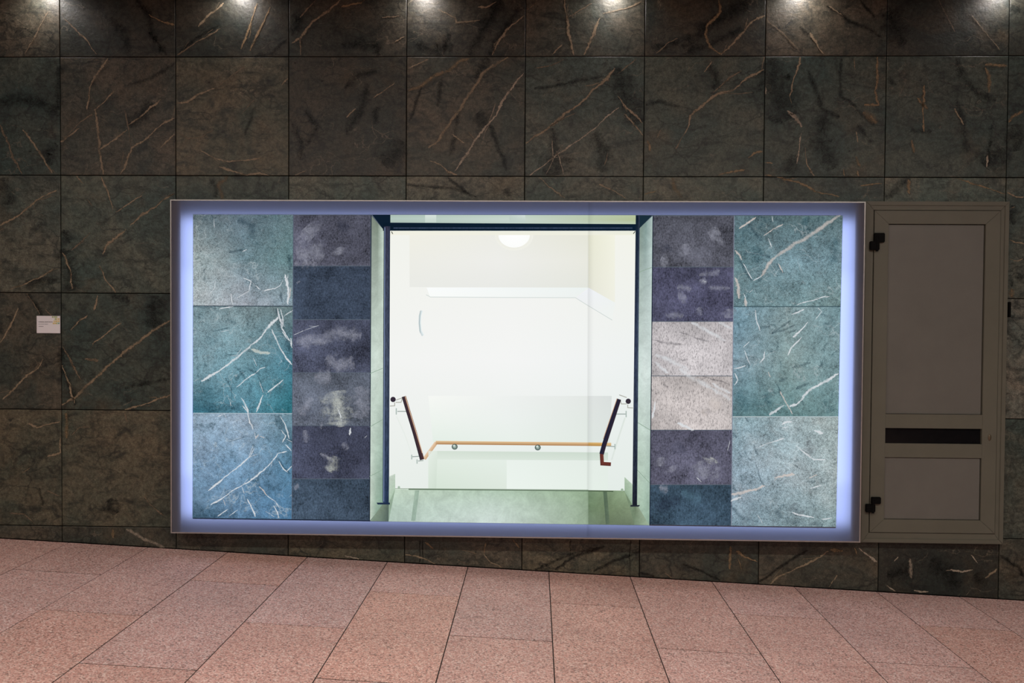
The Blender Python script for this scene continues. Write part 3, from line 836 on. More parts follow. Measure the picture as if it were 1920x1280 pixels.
ys = [404, 500.5, 602.5, 704.5, 806, 908.5, 984.5]; cc = [(80,80,94), (76,75,102), (206,200,202), (206,198,196), (88,86,108), (54,74,94)]
for i in range(6):
    xa0, xa1 = 1224-0.85*i, 1224-0.85*(i+1); xb0, xb1 = 1376-0.95*i, 1376-0.95*(i+1); c = cc[i]
    lo = tuple(int(v*0.88) for v in c); hi = tuple(min(255, int(v*1.10)) for v in c)
    yA, yB = ys[i]+0.6, ys[i+1]-0.6
    piece(Bk if i not in (2, 3) else 'printed_pale_brick', [(xa0, yA), (xb0, yA), (xb1, yB if i < 5 else 986.2), (xa1, yB if i < 5 else 984)], [c, lo, c, c, hi, c, lo, hi, c], 'pale' if i in (2, 3) else 'charcoal')
piece(G, [(1377, 403.8), (1580, 404), (1576.4, 573.6), (1375.4, 574)], [(80,104,110), (78,100,102), (84,108,110), (92,122,126), (112,140,146), (112,140,146), (98,124,128), (112,140,142), (112,138,136)], 'green')
piece(G, [(1375.4, 575.5), (1576.3, 575.2), (1572.2, 780), (1373.4, 780)], [(112,146,158), (124,146,146), (112,142,146), (118,146,156), (124,148,146), (118,146,148), (84,118,122), (98,134,134), (104,136,136)], 'green')
piece(G, [(1373.4, 782), (1572.2, 782), (1567.5, 989.4), (1371.4, 986.4)], [(130,158,164), (146,168,170), (156,172,168), (142,164,174), (148,168,172), (154,170,168), (112,136,146), (124,146,150), (128,150,150)], 'green')
for p, q, c in (((362, 573.2), (549.5, 574), (40,56,70)), ((362, 774.2), (548, 775), (170,190,200)), ((550, 402), (547.3, 975), (86,96,112)), ((1376.5, 404), (1371.3, 986), (126,134,150)), ((1375.4, 574.7), (1576, 574.3), (50,76,84)), ((1373.4, 781), (1572, 781), (196,212,214))):
    line('printed_joint', [p, q], 1.3, [c], 2)
# doorway surround
piece('printed_reveal', [(696, 404), (719.5, 431), (718, 946), (693, 976.5)], [(126,136,124), (120,134,120), (196,212,200), (200,216,206), (206,220,210), (196,212,200), (196,210,196), (150,176,158), (120,150,134)], 'reveal')
piece('printed_reveal', [(1198.5, 428), (1223.8, 404.5), (1218, 985), (1193.5, 948)], [(128,146,136), (126,150,146), (180,200,196), (206,222,216), (214,226,222), (206,220,216), (168,190,170), (164,190,170), (140,168,150)], 'reveal')
for a, b in (((696, 403), (693, 977)), ((1224.3, 404), (1218.3, 985))): line('printed_joint', [a, b], 1.6, [(26,36,54)], 3)
for a, b in (((694, 700), (718, 690)), ((693.5, 800), (718, 786)), ((693, 893), (718, 880)), ((1199, 510), (1222, 501)), ((1196, 792), (1219, 806)), ((1195, 881), (1218, 905))): line('printed_joint', [a, b], 1.0, [(140,164,146)], 3)
piece('printed_dark_corner', [(698, 402.6), (732, 402.6), (732, 426), (720, 432)], [(14,30,46)], 'plain', 2)
piece('printed_dark_corner', [(1192, 403.6), (1223, 403.6), (1199, 428), (1192, 428)], [(26,46,58)], 'plain', 2)
piece('printed_lintel', [(732, 402.6), (1192, 403.4), (1192, 421), (732, 417)], [(170,190,180), (190,208,196), (182,196,160), (178,198,190), (200,214,206), (178,190,150), (170,190,178), (190,206,196), (190,204,180)], 'plain', 2)
piece('printed_lintel_shine', [(797, 402.9), (818, 402.9), (818, 417), (797, 417)], [(214,226,220), (214,226,220), (196,212,202), (196,212,202)], 'plain', 3)
piece('printed_lintel_shine', [(955, 403.2), (985, 403.2), (985, 417), (955, 417)], [(190,206,198), (210,222,216), (190,206,198), (190,206,198)], 'plain', 3)
piece('printed_door_head', [(718, 417.5), (1198, 420), (1198, 432.5), (718, 432.5)], [(12,28,44), (14,30,48), (10,28,46), (10,26,40)], 'plain', 4)
line('printed_door_head_edge', [(738, 427.6), (960, 427.6), (1186, 427.6)], 2.4, [(62,76,100), (36,50,72)], 5, 'metal')
piece('printed_door_post', [(719.5, 424), (731.6, 424), (729, 944), (717.5, 941)], [(36,44,62), (58,58,78), (44,52,70), (44,56,80), (70,80,98), (52,62,80), (36,52,84), (44,60,88), (30,46,72)], 'metal', 5)
line('printed_door_post_edge', [(721.6, 426), (719.6, 940)], 1.3, [(124,140,172)], 6)
piece('printed_door_post', [(1192, 404), (1199.5, 404), (1194.5, 948), (1185.5, 948)], [(14,30,46), (16,30,44), (52,60,80), (56,64,86), (48,58,80), (72,84,104), (38,42,52), (28,32,42), (28,32,44)], 'metal', 5)
# stairwell beyond the doorway
W = (249, 250, 246)
piece('printed_stairwell_wall', [(731.5, 432.5), (1192, 432.5), (1186, 922), (729.5, 918)], [(242,243,236), (242,242,238), (243,243,234), (243,244,242), (244,245,244), (238,242,241), (232,238,233), (228,236,231), (228,236,231)], 'plain', 1, 16)
piece('printed_ceiling_edge', [(732, 433), (1191.5, 433), (1191.5, 440.5), (732, 440.5)], [(240,240,226), (232,234,222), (238,238,222), (242,240,228)], 'plain', 2)
piece('printed_upper_wall', [(768, 440.5), (SEAM, 440.5), (SEAM, 539), (768, 538)], [(240,239,228), (236,236,229), (230,230,217), (237,237,230), (238,238,234), (233,233,224), (234,235,230), (233,234,230), (228,230,222)], 'plain', 2)
piece('printed_upper_wall', [(SEAM, 440.5), (1153, 440.5), (1153, 567), (SEAM, 539)], [(232,232,212), (242,242,226), (240,240,228), (230,230,216)], 'plain', 2)
piece('printed_ledge', [(800, 539), (SEAM, 539), (1079, 558), (806, 556.5)], [(250,252,252), (236,242,240), (238,242,240), (250,252,250)], 'plain', 3)
piece('printed_ledge', [(SEAM+1, 539.5), (1153, 567), (1148, 600), (1080, 558)], [(240,242,246), (238,242,240), (240,244,240), (238,240,242)], 'plain', 3)
line('printed_ledge_line', [(799, 552.5), (807, 556.5), (940, 557.5), (1079, 558), (1103, 573)], 1.1, [(206,214,212)], 4)
line('printed_ledge_line', [(1103, 573), (1148, 600)], 1.1, [(206,214,212)], 4)
piece('printed_lower_wall', [(803, 742), (SEAM, 742), (SEAM, 829), (812, 829)], [(246,248,244), (238,241,239), (228,232,229), (238,244,238), (236,241,238), (226,233,228), (228,238,230), (232,240,234), (226,234,228)], 'plain', 2)
piece('printed_lower_wall', [(SEAM, 742), (1147, 742), (1143, 835), (SEAM, 835)], [(224,228,226), (218,223,221), (222,230,226), (222,230,225)], 'plain', 2)
piece('printed_wall_shadow', [(812, 845), (1140, 848), (1140, 863), (812, 861)], [(212,224,212), (204,218,206), (214,226,216), (222,232,222)], 'plain', 3)
piece('printed_wall_panel', [(812, 861), (950, 862), (950, 917), (812, 916)], [(226,236,226), (228,238,230), (222,232,222), (214,228,214)], 'plain', 2)
piece('printed_wall_panel', [(950, 862), (1140, 864), (1140, 918), (950, 917)], [(234,242,236), (228,236,230), (228,238,230), (236,244,238)], 'plain', 2)
piece('printed_corner_shade', [(803, 845), (820, 845), (818, 917), (803, 917)], [(230,238,230), (222,232,222), (208,222,208), (214,228,214)], 'plain', 4)
disc('printed_lamp_halo', 964, 440.5, 36, 29, (226,224,206), (240,240,232), 3, 0, 180)
disc('printed_ceiling_lamp', 964, 440.5, 29.5, 23.5, (255,255,255), (252,253,251), 4, 0, 180)
line('printed_wall_lamp', [(790.5, 582), (787.5, 592), (787, 606), (788.5, 620), (793, 629)], 4.5, [(230,240,242), (196,208,210)], 3)
line('printed_wall_lamp_edge', [(788, 583), (786.6, 604), (788, 624)], 1.2, [(170,184,186)], 4)
for a, b in (((734, 434), (736.5, 438.5)), ((1187.5, 438), (1191, 433.5))): line('printed_corner_tick', [a, b], 1.5, [(60,70,60)], 4)
# handrails
line('printed_handrail', [(795.5, 860), (818, 829.5)], 6.5, [(232,204,174), (206,168,128)], 4)
line('printed_handrail', [(817, 829.5), (SEAM, 832.4)], 6.6, [(228,196,152), (170,122,78)], 4)
line('printed_handrail', [(SEAM, 832.4), (1131, 832.8)], 6.6, [(222,184,120), (176,128,60)], 4)
line('printed_handrail', [(1135, 833), (1146, 833)], 6.6, [(226,196,150), (200,160,110)], 4)
line('printed_dark_handrail', [(757.2, 743), (764, 766), (778, 812), (791.5, 861.5)], 8.2, [(86,56,54), (40,38,50)], 6)
line('printed_handrail_glint', [(759.8, 742.5), (766.5, 765), (780, 809), (792, 849)], 1.5, [(214,178,150)], 7)
line('printed_dark_handrail', [(1160.5, 748), (1148, 787), (1133, 833), (1128, 851)], 8.6, [(48,38,52), (30,34,56)], 6)
line('printed_red_handrail_end', [(1128, 850), (1129, 869), (1145.5, 870)], 7.0, [(112,56,46), (92,46,42)], 5)
line('printed_handrail_glint', [(1157, 747), (1143, 788), (1131, 823)], 1.1, [(190,150,120)], 7)
for nm, pts in (('l', [(742, 750), (756, 745)]), ('l', [(742, 754), (752, 754), (754, 747)]), ('l', [(731, 761), (740, 760.5), (740, 754)]), ('r', [(1161, 740), (1175, 745)]), ('r', [(1163, 749), (1165, 757), (1175, 757)]), ('r', [(1177, 758), (1177, 764), (1187, 764.5)])):
    line('printed_rail_bracket', pts, 1.5, [(170,170,160)], 4)
for a, b, f in (((745, 771), (762, 771), (743, 765, 743, 777)), ((773, 856), (787, 855), (772, 852, 772, 861)), ((784, 864), (794, 863), (782, 861, 782, 869)), ((1174, 776), (1155, 776), (1174, 770, 1174, 782)), ((1153, 837), (1137, 836), (1153, 832, 1153, 842))):
    line('printed_rail_bracket', [a, b], 1.6, [(150,162,158)], 5); line('printed_bracket_plate', [(f[0], f[1]), (f[2], f[3])], 2.2, [(176,190,184)], 5)
for x, y in ((737, 748.6), (1178, 752)): disc('printed_rail_end', x, y, 5.0, 5.0, (58,48,58), (48,40,54), 6)
for x, y in ((852.5, 837.3), (1008.3, 838.7)):
    disc('printed_rail_ball', x, y, 5.6, 5.4, (176,196,186), (46,66,64), 5); disc('printed_ball_glint', x-1, y-2, 2.4, 2, (232,240,236), (180,198,190), 6)
line('printed_rail_shadow', [(1172, 783), (1158, 826), (1147, 862)], 3, [(226,232,226), (216,226,220)], 3)
line('printed_rail_shadow', [(744, 780), (760, 815), (772, 850)], 3, [(238,241,236), (228,235,230)], 3)
# threshold and skirting
piece('printed_threshold_base', [(729, 917), (1190, 920), (1190, 984), (728.5, 977.2)], [(150,172,150), (120,140,112), (112,130,106), (150,174,156)], 'reveal', 2)
piece('printed_threshold', [(741, 916.5), (SEAM, 918.6), (SEAM, pbot(SEAM)), (728.5, pbot(728.5))], [(192,210,192), (176,198,178), (150,174,144), (182,202,188), (198,215,204), (152,173,148), (178,198,186), (204,218,212), (148,168,144)], 'reveal', 3, 12)
piece('printed_threshold', [(SEAM, 918.6), (1171, 919.5), (1190, pbot(1190)), (SEAM, pbot(SEAM))], [(122,146,116), (128,150,118), (142,164,132), (112,134,104), (116,134,104), (132,150,120), (120,138,116), (104,118,94), (110,124,102)], 'reveal', 3, 12)
piece('printed_threshold_band', [(778, 919), (786, 919), (779, 976), (771, 976)], [(160,182,164), (150,172,156), (156,178,164), (150,172,158)], 'reveal', 4)
piece('printed_threshold_band', [(1131, 921), (1138, 921), (1143, 982), (1136, 982)], [(84,104,84), (92,112,90), (96,112,92), (84,100,84)], 'reveal', 4)
line('printed_step_edge', [(766, 917), (960, 918.6), (1103, 920)], 1.8, [(70,88,70), (110,130,108)], 5); line('printed_step_edge', [(1103, 920), (1150, 921)], 1.8, [(60,76,56), (90,108,84)], 5)
line('printed_step_edge', [(741, 915.5), (960, 917), (1103, 918.2)], 1.0, [(150,168,148)], 5)
piece('printed_skirting', [(729.5, 893), (741, 888), (741, 917), (729, 942)], [(206,218,206), (196,212,196), (176,198,176), (166,190,168)], 'reveal', 4)
piece('printed_skirting', [(1171, 894), (1186, 908), (1185.5, 946), (1171, 921)], [(176,198,174), (186,206,184), (150,176,150), (150,174,148)], 'reveal', 4)
piece('printed_floor_corner', [(694, 976.4), (718, 944), (729, 944), (728.5, 977)], [(136,156,138), (116,130,112), (84,100,92), (78,94,88)], 'reveal', 3)
piece('printed_floor_corner', [(1190, 947), (1197, 950), (1217.5, 984.5), (1189, 983.5)], [(104,122,96), (140,156,132), (156,176,152), (118,136,112)], 'reveal', 4)
disc('printed_stop', 748, 913.5, 2.4, 2.6, (160,180,160), (176,194,178), 4); disc('printed_stop', 1166.5, 918, 2.6, 2.6, (150,172,150), (166,188,166), 4)
piece('printed_post_foot', [(706, 942), (731, 942), (731, 945.5), (708, 945.5)], [(30,44,70)], 'plain', 6); piece('printed_post_foot', [(1182, 946.5), (1200, 946.5), (1198, 949.5), (1182, 949.5)], [(34,40,50)], 'plain', 6)
line('printed_bottom_edge', [(362, 971.2), (694, 976)], 2.2, [(36,44,60)], 6); line('printed_bottom_edge', [(1218, 984.2), (1567, 988.6)], 2.0, [(66,62,70)], 6)

# printed veins and smears
PC = {'w': (218,222,226), 'r': (206,196,190), 'd': (22,50,66), 'k': (36,42,60), 'm': (168,170,184), 'y': (214,218,208), 'n': (60,56,66), 's': (110,150,170), 'D': (18,70,84)}
PA = {'w': 0.9, 'r': 0.85, 'd': 0.75, 'k': 0.7, 'm': 0.62, 'y': 0.62, 'n': 0.7, 's': 0.4, 'D': 0.55}
PV = {}
def PS(ox, oy, sc, tile, text):
    for ln in text.strip().splitlines():
        a = ln.split(); P = [(ox+float(p.split(',')[0])/sc, oy+float(p.split(',')[1])/sc) for p in a[2:]]
        P = [at(*p, YF) for p in P]
        PV.setdefault(tile, []).append((rgb(PC[a[0]]), float(a[1])/sc*PXM*0.74, PA[a[0]], [(p.x, p.z) for p in P]))
PS(300, 360, 4.795, 1, """
w 9 485,235 490,320
d 20 455,205 480,240 510,225
d 90 700,250 820,290 840,420
d 30 620,540 700,520 740,510
d 90 360,250 420,230
w 7 740,535 780,515
w 7 795,640 825,628
w 8 750,775 820,800 800,890 690,950
w 8 640,910 645,960 655,1010
w 7 500,790 490,860 450,915
w 9 860,840 880,860 905,875
w 9 935,890 1040,865 1080,840 1105,790
w 22 1130,740 1150,860 1150,1010
d 40 1160,560 1170,700
r 12 1175,860 1160,960
d 26 1080,900 1110,990
""")
PS(340, 560, 5.333, 1, """
w 13 380,105 440,90 520,75
d 22 130,75 300,85 350,95
d 16 240,140 280,130
d 10 320,325 470,290
w 6 390,330 480,312
w 24 205,830 330,745 440,665 560,580 640,520 700,455
w 24 700,455 780,390 850,310 910,240 975,185
w 14 1025,175 1060,145 1115,112
d 40 940,100 980,200 1020,300 1080,400
w 16 960,95 985,170 1010,290 1060,380 1110,440
w 12 990,100 1015,190 1010,290
w 18 1090,395 1110,490
w 10 1010,330 1050,390 1090,420
d 60 960,260 1040,370 1090,520
w 14 905,305 950,400 1000,510 1050,590 1105,660
w 8 720,590 755,670
d 20 700,620 740,720 780,830 820,940
w 13 555,885 640,815 740,745
w 12 740,745 790,700 840,680
w 8 780,830 800,880 825,940
w 13 865,940 940,880 1020,805
w 16 820,960 790,1040 755,1135
w 18 595,990 640,1060 675,1135
w 10 485,1020 500,1070
y 28 700,510 800,535 890,540
d 16 440,790 500,900 510,1000
D 200 200,860 260,950 200,1040
d 110 140,1080 400,1090 620,1060
d 60 500,1090 700,1120
D 150 950,1100 1090,1080
d 40 660,690 800,760
d 26 580,720 640,800
D 80 870,360 900,460
d 50 700,850 680,960
""")
PS(300, 760, 4.795, 1, """
w 14 740,0 790,60 810,150 840,215
w 8 890,10 870,60
r 14 860,300 890,260
r 10 900,275 940,290
w 8 850,240 860,300
w 14 435,765 510,705 600,630 700,550 780,490 820,450
w 10 820,450 850,385
w 14 455,890 500,870 590,805 660,755 735,720
w 13 735,720 850,650 920,590 1000,515 1060,430
w 9 1060,430 1140,412
d 110 1060,90 1120,200 1180,330
w 10 1080,90 1130,180 1160,300
w 12 1100,330 1130,270 1090,220
w 13 1130,350 1180,410
w 9 1140,305 1185,330
d 30 1060,480 1120,570 1170,620
w 8 1070,500 1110,570 1150,600
w 8 1140,590 1180,540
d 70 930,690 1010,740 1100,760
r 16 890,730 930,770 960,810
w 8 960,810 1040,860 1080,920
w 11 780,840 820,920 855,1000
w 10 740,730 760,790
r 9 570,840 590,900
w 8 620,995 700,935
w 8 520,995 610,930
w 8 1020,900 1060,960 1070,1010
w 8 950,950 1030,1000
d 110 300,940 520,960 700,980
d 60 320,990 600,990
d 40 430,900 560,880
d 12 620,330 760,280
d 30 880,620 900,730
w 8 520,100 580,75 600,120
d 20 800,100 830,180
""")
PS(300, 360, 4.795, 2, """
m 230 1290,330 1370,420
m 200 1230,580 1380,540 1480,570
m 60 1210,640 1420,650
m 130 1600,500 1620,560
k 160 1600,320 1700,300
m 50 1230,820 1260,800
""")
PS(340, 560, 5.333, 2, """
w 6 1130,360 1220,320 1375,265
k 9 1130,480 1250,460 1430,435
m 140 1150,430 1400,400 1600,340 1800,370
m 160 1440,600 1600,680 1730,640
m 60 1700,570 1700,640
y 300 1540,920 1560,1050 1580,1260
y 120 1560,1000 1600,1280
m 180 1330,780 1500,800
m 200 1760,880 1800,1010 1790,1200
k 140 1240,1080 1260,1220
m 100 1180,1150 1320,1000
w 10 1570,1110 1605,1220
""")
PS(300, 760, 4.795, 2, """
y 220 1600,20 1640,120
w 12 1590,20 1630,110
w 22 1710,200 1700,265
y 110 1560,450 1545,540 1530,600
m 70 1640,340 1700,380
m 50 1440,430 1560,500
w 8 1840,290 1860,270
k 26 1620,400 1610,640
m 40 1450,150 1450,210
m 60 1300,220 1330,330
m 40 1220,760 1240,700
""")
PS(1180, 390, 4.13, 3, """
m 150 420,280 450,360
m 160 620,220 700,180
k 140 260,340 300,280
m 120 240,400 300,420
m 60 540,560 600,575
w 40 570,560 590,575
m 60 370,610 480,620
m 50 540,520 700,490
m 40 610,610 780,620
m 100 380,700 440,680
m 60 280,830 420,825
m 70 520,780 560,830
m 120 770,780 780,850
w 30 480,885 560,930 640,970 740,1030
w 26 690,890 790,930
n 14 380,960 500,1000 620,1030
n 20 180,1025 300,1040 420,1060
w 36 200,1135 320,1180 400,1230 470,1278
w 26 200,1190 260,1240 300,1278
n 24 410,1190 450,1170
""")
PS(1180, 690, 4.13, 3, """
w 40 390,0 460,60 560,110 640,150
w 34 640,160 720,200 785,240
w 28 640,120 720,160 780,190
n 26 260,130 300,150
n 14 560,60 780,130
r 110 620,250 700,310
r 90 560,330 600,360
w 20 370,430 430,450 500,478
n 60 560,340 640,330
w 12 200,260 180,390
y 120 640,690 620,740
m 150 540,720 580,860
m 150 640,800 700,830
m 110 230,690 240,760
k 130 340,650 420,600
m 110 320,760 340,800
w 8 760,640 775,560
w 9 520,840 560,880
k 120 200,1080 380,1000
s 90 400,960 560,1020
m 70 230,920 300,950
""")
PS(1180, 390, 4.13, 4, """
r 30 1635,55 1540,110 1440,180 1350,235 1280,275 1220,320 1130,380
r 28 1130,380 1080,420 1040,490 1020,530
w 10 1020,530 960,565
r 16 850,160 920,115 980,70
r 12 1040,215 1110,165 1190,125
w 9 1105,60 1115,105
w 7 1075,235 1100,300
d 40 920,120 980,200 1030,260
d 60 1120,90 1200,110
d 30 880,360 980,360 1090,380
r 20 815,330 850,365 875,400
d 26 850,380 890,480 950,560
w 8 880,430 950,550
r 24 815,540 840,610 855,700
w 12 880,660 915,740
r 24 890,700 905,760
w 10 930,655 955,635
d 24 1140,430 1200,500
r 9 1150,430 1190,500
d 9 920,350 1070,370
w 10 1295,750 1340,730 1420,712 1520,675
d 12 1330,695 1400,690
w 10 1500,690 1550,680
d 14 1260,810 1330,785
w 12 1255,825 1310,805 1350,780
w 9 1460,770 1490,800 1440,860
d 20 1100,970 1160,930 1250,870
d 18 1150,960 1240,920 1290,900
d 26 1240,970 1290,940
D 130 1500,900 1600,880
w 14 1265,1000 1310,960 1380,880
w 13 1230,1140 1250,1090 1300,1040 1335,1000
w 12 975,790 990,870 1015,950
d 24 1000,940 1090,915
w 8 890,1100 920,1180 940,1220
w 8 1045,1110 1040,1160 1010,1200
w 9 880,1080 930,1035
w 8 810,1245 900,1220
d 20 1260,1240 1400,1190
d 26 1460,1240 1500,1200
D 90 1350,80 1380,130
D 100 1590,230 1600,420
D 90 960,300 1000,420
d 30 1480,820 1540,830
""")
PS(1180, 690, 4.13, 4, """
w 20 1620,45 1540,90 1440,145 1380,190 1340,240
w 22 1340,240 1300,280 1245,305
d 24 1330,250 1350,290
w 22 1085,365 1140,320 1200,285
r 9 1165,180 1200,250 1265,355
d 12 1140,120 1190,240
r 14 1075,30 1090,70
D 160 830,200 930,260 900,340
D 130 1050,200 1080,300
d 30 1160,110 1220,70
d 30 1290,160 1390,110
w 10 815,40 835,90 810,130
D 110 1500,250 1580,330
w 14 1180,435 1220,415 1260,412
w 9 1180,465 1230,455
w 16 1430,480 1500,505
d 16 900,380 920,420
d 18 960,590 1000,670
d 18 840,650 870,690
d 16 930,640 950,670
d 30 800,500 830,540
w 9 1000,615 1060,590 1200,545
w 10 1290,600 1360,650 1430,705 1520,705
d 14 980,740 1020,870 1050,910
r 18 1120,850 1200,830 1280,820
r 20 790,975 870,970 940,945 1050,905
w 18 785,1030 820,1010 865,990
r 12 1390,850 1450,820
d 22 1370,880 1440,870
w 10 1400,930 1490,905
d 30 1420,940 1450,935
w 10 1260,1115 1300,1135 1380,1145 1430,1155
w 10 1490,1170 1570,1160
n 130 1250,1060 1330,1150
n 90 1380,560 1410,680
d 60 1200,1190 1500,1210
d 26 800,900 830,950
d 40 790,1060 860,1150 1000,1190
w 7 990,1130 1030,1200
d 20 1280,750 1320,780
d 60 1130,1100 1180,1160
""")
for k, items in PV.items():
    par = sh1 if k in (1, 2) else sh2; ca_, cb_ = {1: (364, 546), 2: (553, 690), 3: (1226, 1368), 4: (1379, 1564)}[k]
    bx = (at(ca_, 690, YF).x, at(cb_, 690, YF).x, at(960, 968, YF).z, at(960, 408, YF).z)
    dk = [i for i in items if sum(i[0]) < 0.35]; li = [i for i in items if sum(i[0]) >= 0.35]
    tag(strips('printed_dark_veins', dk, PVEIN, par, YF-0.0003*3.3, PXM, bx), kind='stuff'); tag(strips('printed_pale_veins', li, PVEIN, par, YF-0.0003*3.8, PXM, bx), kind='stuff')
# overlap of the two sheets: a faintly darker welded strip
m, t, out = nt('print_seam'); c = N(t, 'ShaderNodeVertexColor'); c.layer_name = 'Col'
tb = N(t, 'ShaderNodeBsdfTransparent'); L(t, c.outputs['Color'], tb.inputs[0]); L(t, tb.outputs[0], out.inputs[0])
V, F, C = [], [], []; o = parent_world(root); nn = 8
for i in range(nn+1):
    x = SEAM-1.5+13*i/nn; k = [1, 0.90, 0.86, 0.90, 0.93, 0.95, 0.97, 0.99, 1.0][i]
    for yy in (378.5, 1005.5): V.append(at(x-(0.004*(yy-400)), yy, YF-0.0034)-o); C.append((k, k, k*1.0, 1))
F = [(2*i, 2*i+1, 2*i+3, 2*i+2) for i in range(nn)]
me = bpy.data.meshes.new('sheet_seam'); me.from_pydata(V, [], F); me.update(); ca = me.color_attributes.new('Col', 'FLOAT_COLOR', 'POINT')
for d, cc_ in zip(ca.data, C): d.color = cc_
link('sheet_seam', me, m, root)

# ------------------------------------------------------------------ service cabinet
YC = -0.045
CX0, CX1, CZ0, CZ1 = 1.6400, 2.3445, CAM_Z-1.0895, CAM_Z+0.6175
cab = empty('service_cabinet', ((CX0+CX1)/2, 0, CZ0))
tag(cab, 'narrow grey painted metal service cabinet door on the wall beside the lightbox', 'cabinet')
def ringframe(name, X0, X1, Z0, Z1, wl, wr, wb, wt, y0, y1, mat, parent, bev=0.0015):
    """mitred rectangular frame made of four bars"""
    bm = bmesh.new(); g = 0.0004
    O = [(X0, Z0), (X1, Z0), (X1, Z1), (X0, Z1)]; I = [(X0+wl, Z0+wb), (X1-wr, Z0+wb), (X1-wr, Z1-wt), (X0+wl, Z1-wt)]
    for i in range(4):
        j = (i+1) % 4; q = [O[i], O[j], I[j], I[i]]; dirv = (Vector(O[j])-Vector(O[i])).normalized()
        q = [Vector(q[0])+dirv*g, Vector(q[1])-dirv*g, Vector(q[2])-dirv*g, Vector(q[3])+dirv*g]
        a = [bm.verts.new((p.x, y0, p.y)) for p in q]; b = [bm.verts.new((p.x, y1, p.y)) for p in q]
        bm.faces.new(a); bm.faces.new(b[::-1])
        es = []
        for k in range(4): bm.faces.new((a[k], b[k], b[(k+1) % 4], a[(k+1) % 4]))
    bmesh.ops.recalc_face_normals(bm, faces=bm.faces)
    if bev:
        es = [e for e in bm.edges if abs(e.verts[0].co.y-y0) < 1e-6 and abs(e.verts[1].co.y-y0) < 1e-6]
        bmesh.ops.bevel(bm, geom=es, offset=bev, segments=2, affect='EDGES')
    return finish(name, bm, mat, parent, origin=((X0+X1)/2, y0, Z0))
def q(px, py): p = at(px, py, YC); return p.x, p.z
ringframe('outer_frame', CX0, CX1, CZ0, CZ1, 0.021, 0.021, 0.021, 0.021, YC, -0.0045, PAINT, cab)
dx0, dz1 = q(1640.5, 394.5); dx1, dz0 = q(1864.5, 1000.5); dx0 = q(1635.5, 690)[0]; dx1 = q(1871, 690)[0]
ringframe('rebate_frame', CX0+0.0195, CX1-0.0195, CZ0+0.0195, CZ1-0.0195, dx0-CX0-0.0225, CX1-dx1-0.0225, dz0-CZ0-0.0225, CZ1-dz1-0.0225, YC+0.005, -0.0045, PAINT, cab, 0.001)
box('back_plate', CX0+0.03, CX1-0.03, -0.010, -0.0045, CZ0+0.03, CZ1-0.03, BLACK, cab)
ux0, uz1 = q(1663.8, 419.5); ux1, uz0 = q(1845, 778); ux0 = q(1663.5, 600)[0]; ux1 = q(1845.3, 600)[0]
sz1, sz0 = q(1750, 802.5)[1], q(1750, 832)[1]; wz1, wz0 = q(1750, 857.5)[1], q(1750, 974.5)[1]
door_bars = ringframe('door_leaf_frame', dx0, dx1, dz0, dz1, ux0-dx0, dx1-ux1, wz0-dz0, dz1-uz1, YC, -0.012, PAINT, cab, 0.001)
for a, b in ((uz0, sz1), (sz0, wz1)):
    bm = bmesh.new(); bm_box(bm, ux0-0.001, ux1+0.001, YC+0.0003, -0.012, a, b, 0.001); finish('door_rail', bm, PAINT, cab, origin=((ux0+ux1)/2, YC, (a+b)/2))
g = 0.0035
box('upper_panel', ux0+g*0.5, ux1-g, YC+0.010, -0.012, uz0+g*0.5, uz1-g, PANEL, cab, 0.001)
box('lower_panel', ux0+g*0.5, ux1-g, YC+0.008, -0.012, wz0+g*0.5, wz1-g, PANEL, cab, 0.001)
box('viewing_slot', ux0+0.001, ux1-0.001, YC+0.014, -0.014, sz0+0.001, sz1-0.001, DARKGLASS, cab)
def hinge(a, b):
    (ax0, ay0, ax1, ay1), (bx0, by0, bx1, by1) = a, b; bm = bmesh.new()
    p0, p1 = at(ax0, ay1, YC), at(ax1, ay0, YC); bm_box(bm, p0.x, p1.x, YC-0.016, YC-0.0004, p0.z, p1.z, 0.003, 2)
    p2, p3 = at(bx0, by1, YC), at(bx1, by0, YC); bm_box(bm, p2.x, p3.x, YC-0.016, YC-0.0004, p2.z, p3.z, 0.003, 2)
    r = 0.006; cxh = (p1.x+p2.x)/2-0.002; m4 = Matrix.Translation((cxh, YC-0.014, (p3.z+p2.z)/2+0.01))
    bmesh.ops.create_cone(bm, cap_ends=True, segments=16, radius1=r, radius2=r, depth=abs(p1.z-p2.z)*0.9, matrix=m4)
    h = finish('hinge', bm, BLACK, cab, origin=(cxh, YC, p2.z)); h['label'] = 'black stepped hinge'
hinge((1637.5, 437, 1657.5, 454.5), (1629.5, 452.5, 1647.5, 469)); hinge((1632, 931, 1650, 943.5), (1621.5, 944, 1639.5, 959))
bm = bmesh.new(); kc = at(1855.5, 820, YC)
bmesh.ops.create_uvsphere(bm, u_segments=16, v_segments=8, radius=1, matrix=Matrix.Translation(kc) @ Matrix.Diagonal((0.0085, 0.005, 0.017, 1)))
kh = finish('keyhole_cover', bm, mat_plain('brown_brass', (0.11, 0.085, 0.055), 0.4, 0.4, 0.3), cab, True, origin=kc); kh['label'] = 'small oval brass keyhole cover'

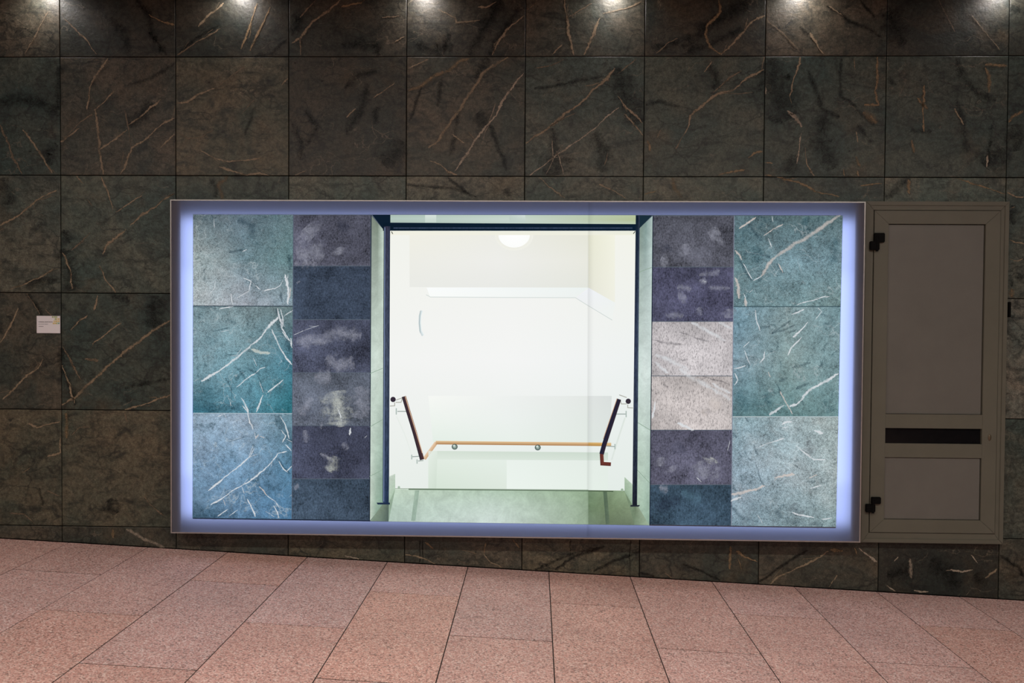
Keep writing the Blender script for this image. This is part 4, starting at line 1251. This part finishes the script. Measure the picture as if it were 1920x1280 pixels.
# ------------------------------------------------------------------ info card beside the lightbox
p0, p1 = at(69, 624.3, -0.006), at(112.7, 592.2, -0.006)
card = empty('info_card', ((p0.x+p1.x)/2, 0, p0.z)); tag(card, 'small white printed information card with a green and yellow logo on the stone wall', 'information card')
box('card_board', p0.x, p1.x, -0.0075, -0.0030, p0.z, p1.z, PAPER, card, 0.0006)
def ink(name, rects, mat):
    bm = bmesh.new()
    for (a, b, c, d) in rects:
        u, v = at(a, d, -0.0078), at(c, b, -0.0078); bm_box(bm, u.x, v.x, -0.0078, -0.0074, u.z, v.z)
    return finish(name, bm, mat, card, origin=((p0.x+p1.x)/2, -0.0076, p0.z))
def words(x0, x1, y, h):
    r, x = [], x0
    while x < x1:
        wl = random.uniform(0.35, 0.8); r.append((x, y-h/2*random.uniform(0.75, 1.15), min(x+wl, x1), y+h/2)); x += wl+random.choice((0.22, 0.22, 0.22, 0.6))
    return r
ink('title_line', words(72.2, 98.5, 603.4, 1.3), INK); ink('text_line', words(72.2, 90, 607.5, 0.9), INK); ink('text_line', words(72.2, 81.5, 611.6, 0.9), INK)
LG = [mat_plain('logo_'+n, c, 0.6, 0.2, var=0.05) for n, c in (('green', (0.30, 0.42, 0.10)), ('yellow', (0.62, 0.46, 0.06)), ('teal', (0.14, 0.36, 0.25)))]
for row, (y0, y1, xa, mats) in enumerate(((592.8, 595.6, 97.5, (0, 0, 0, None)), (596.6, 599.8, 99.5, (None, 0, 1, 1)), (600.8, 603.8, 100.5, (1, 1, 1, 1)), (604.6, 607.4, 99.0, (1, 1, 0, 2)))):
    for k, mi in enumerate(mats):
        if mi is None: continue
        x = xa+k*(112.0-xa)/4; ww = (112.0-xa)/4-0.5
        ink('logo_letter', [(x, y0, x+ww*0.38, y1), (x+ww*0.38, y0, x+ww, y0+0.9), (x+ww*0.62, y0+0.9, x+ww, y1)] if k % 2 else [(x, y0, x+ww*0.4, y1), (x+ww*0.4, y1-0.9, x+ww, y1), (x+ww*0.4, y0, x+ww, y0+0.9)], LG[mi])

# small dark bracket on the slab edge beside the cabinet
b0, b1 = at(1890, 594, -0.01), at(1896.5, 566, -0.01)
br = empty('wall_bracket', ((b0.x+b1.x)/2, 0, b0.z)); tag(br, 'small dark upright metal bracket on the wall just past the service cabinet', 'bracket')
box('bracket_plate', b0.x, b1.x, -0.008, -0.0012, b0.z, b1.z, BLACK, br, 0.001); box('bracket_lip', b0.x, b0.x+0.006, -0.018, -0.008, b0.z+0.004, b1.z-0.004, BLACK, br, 0.001)
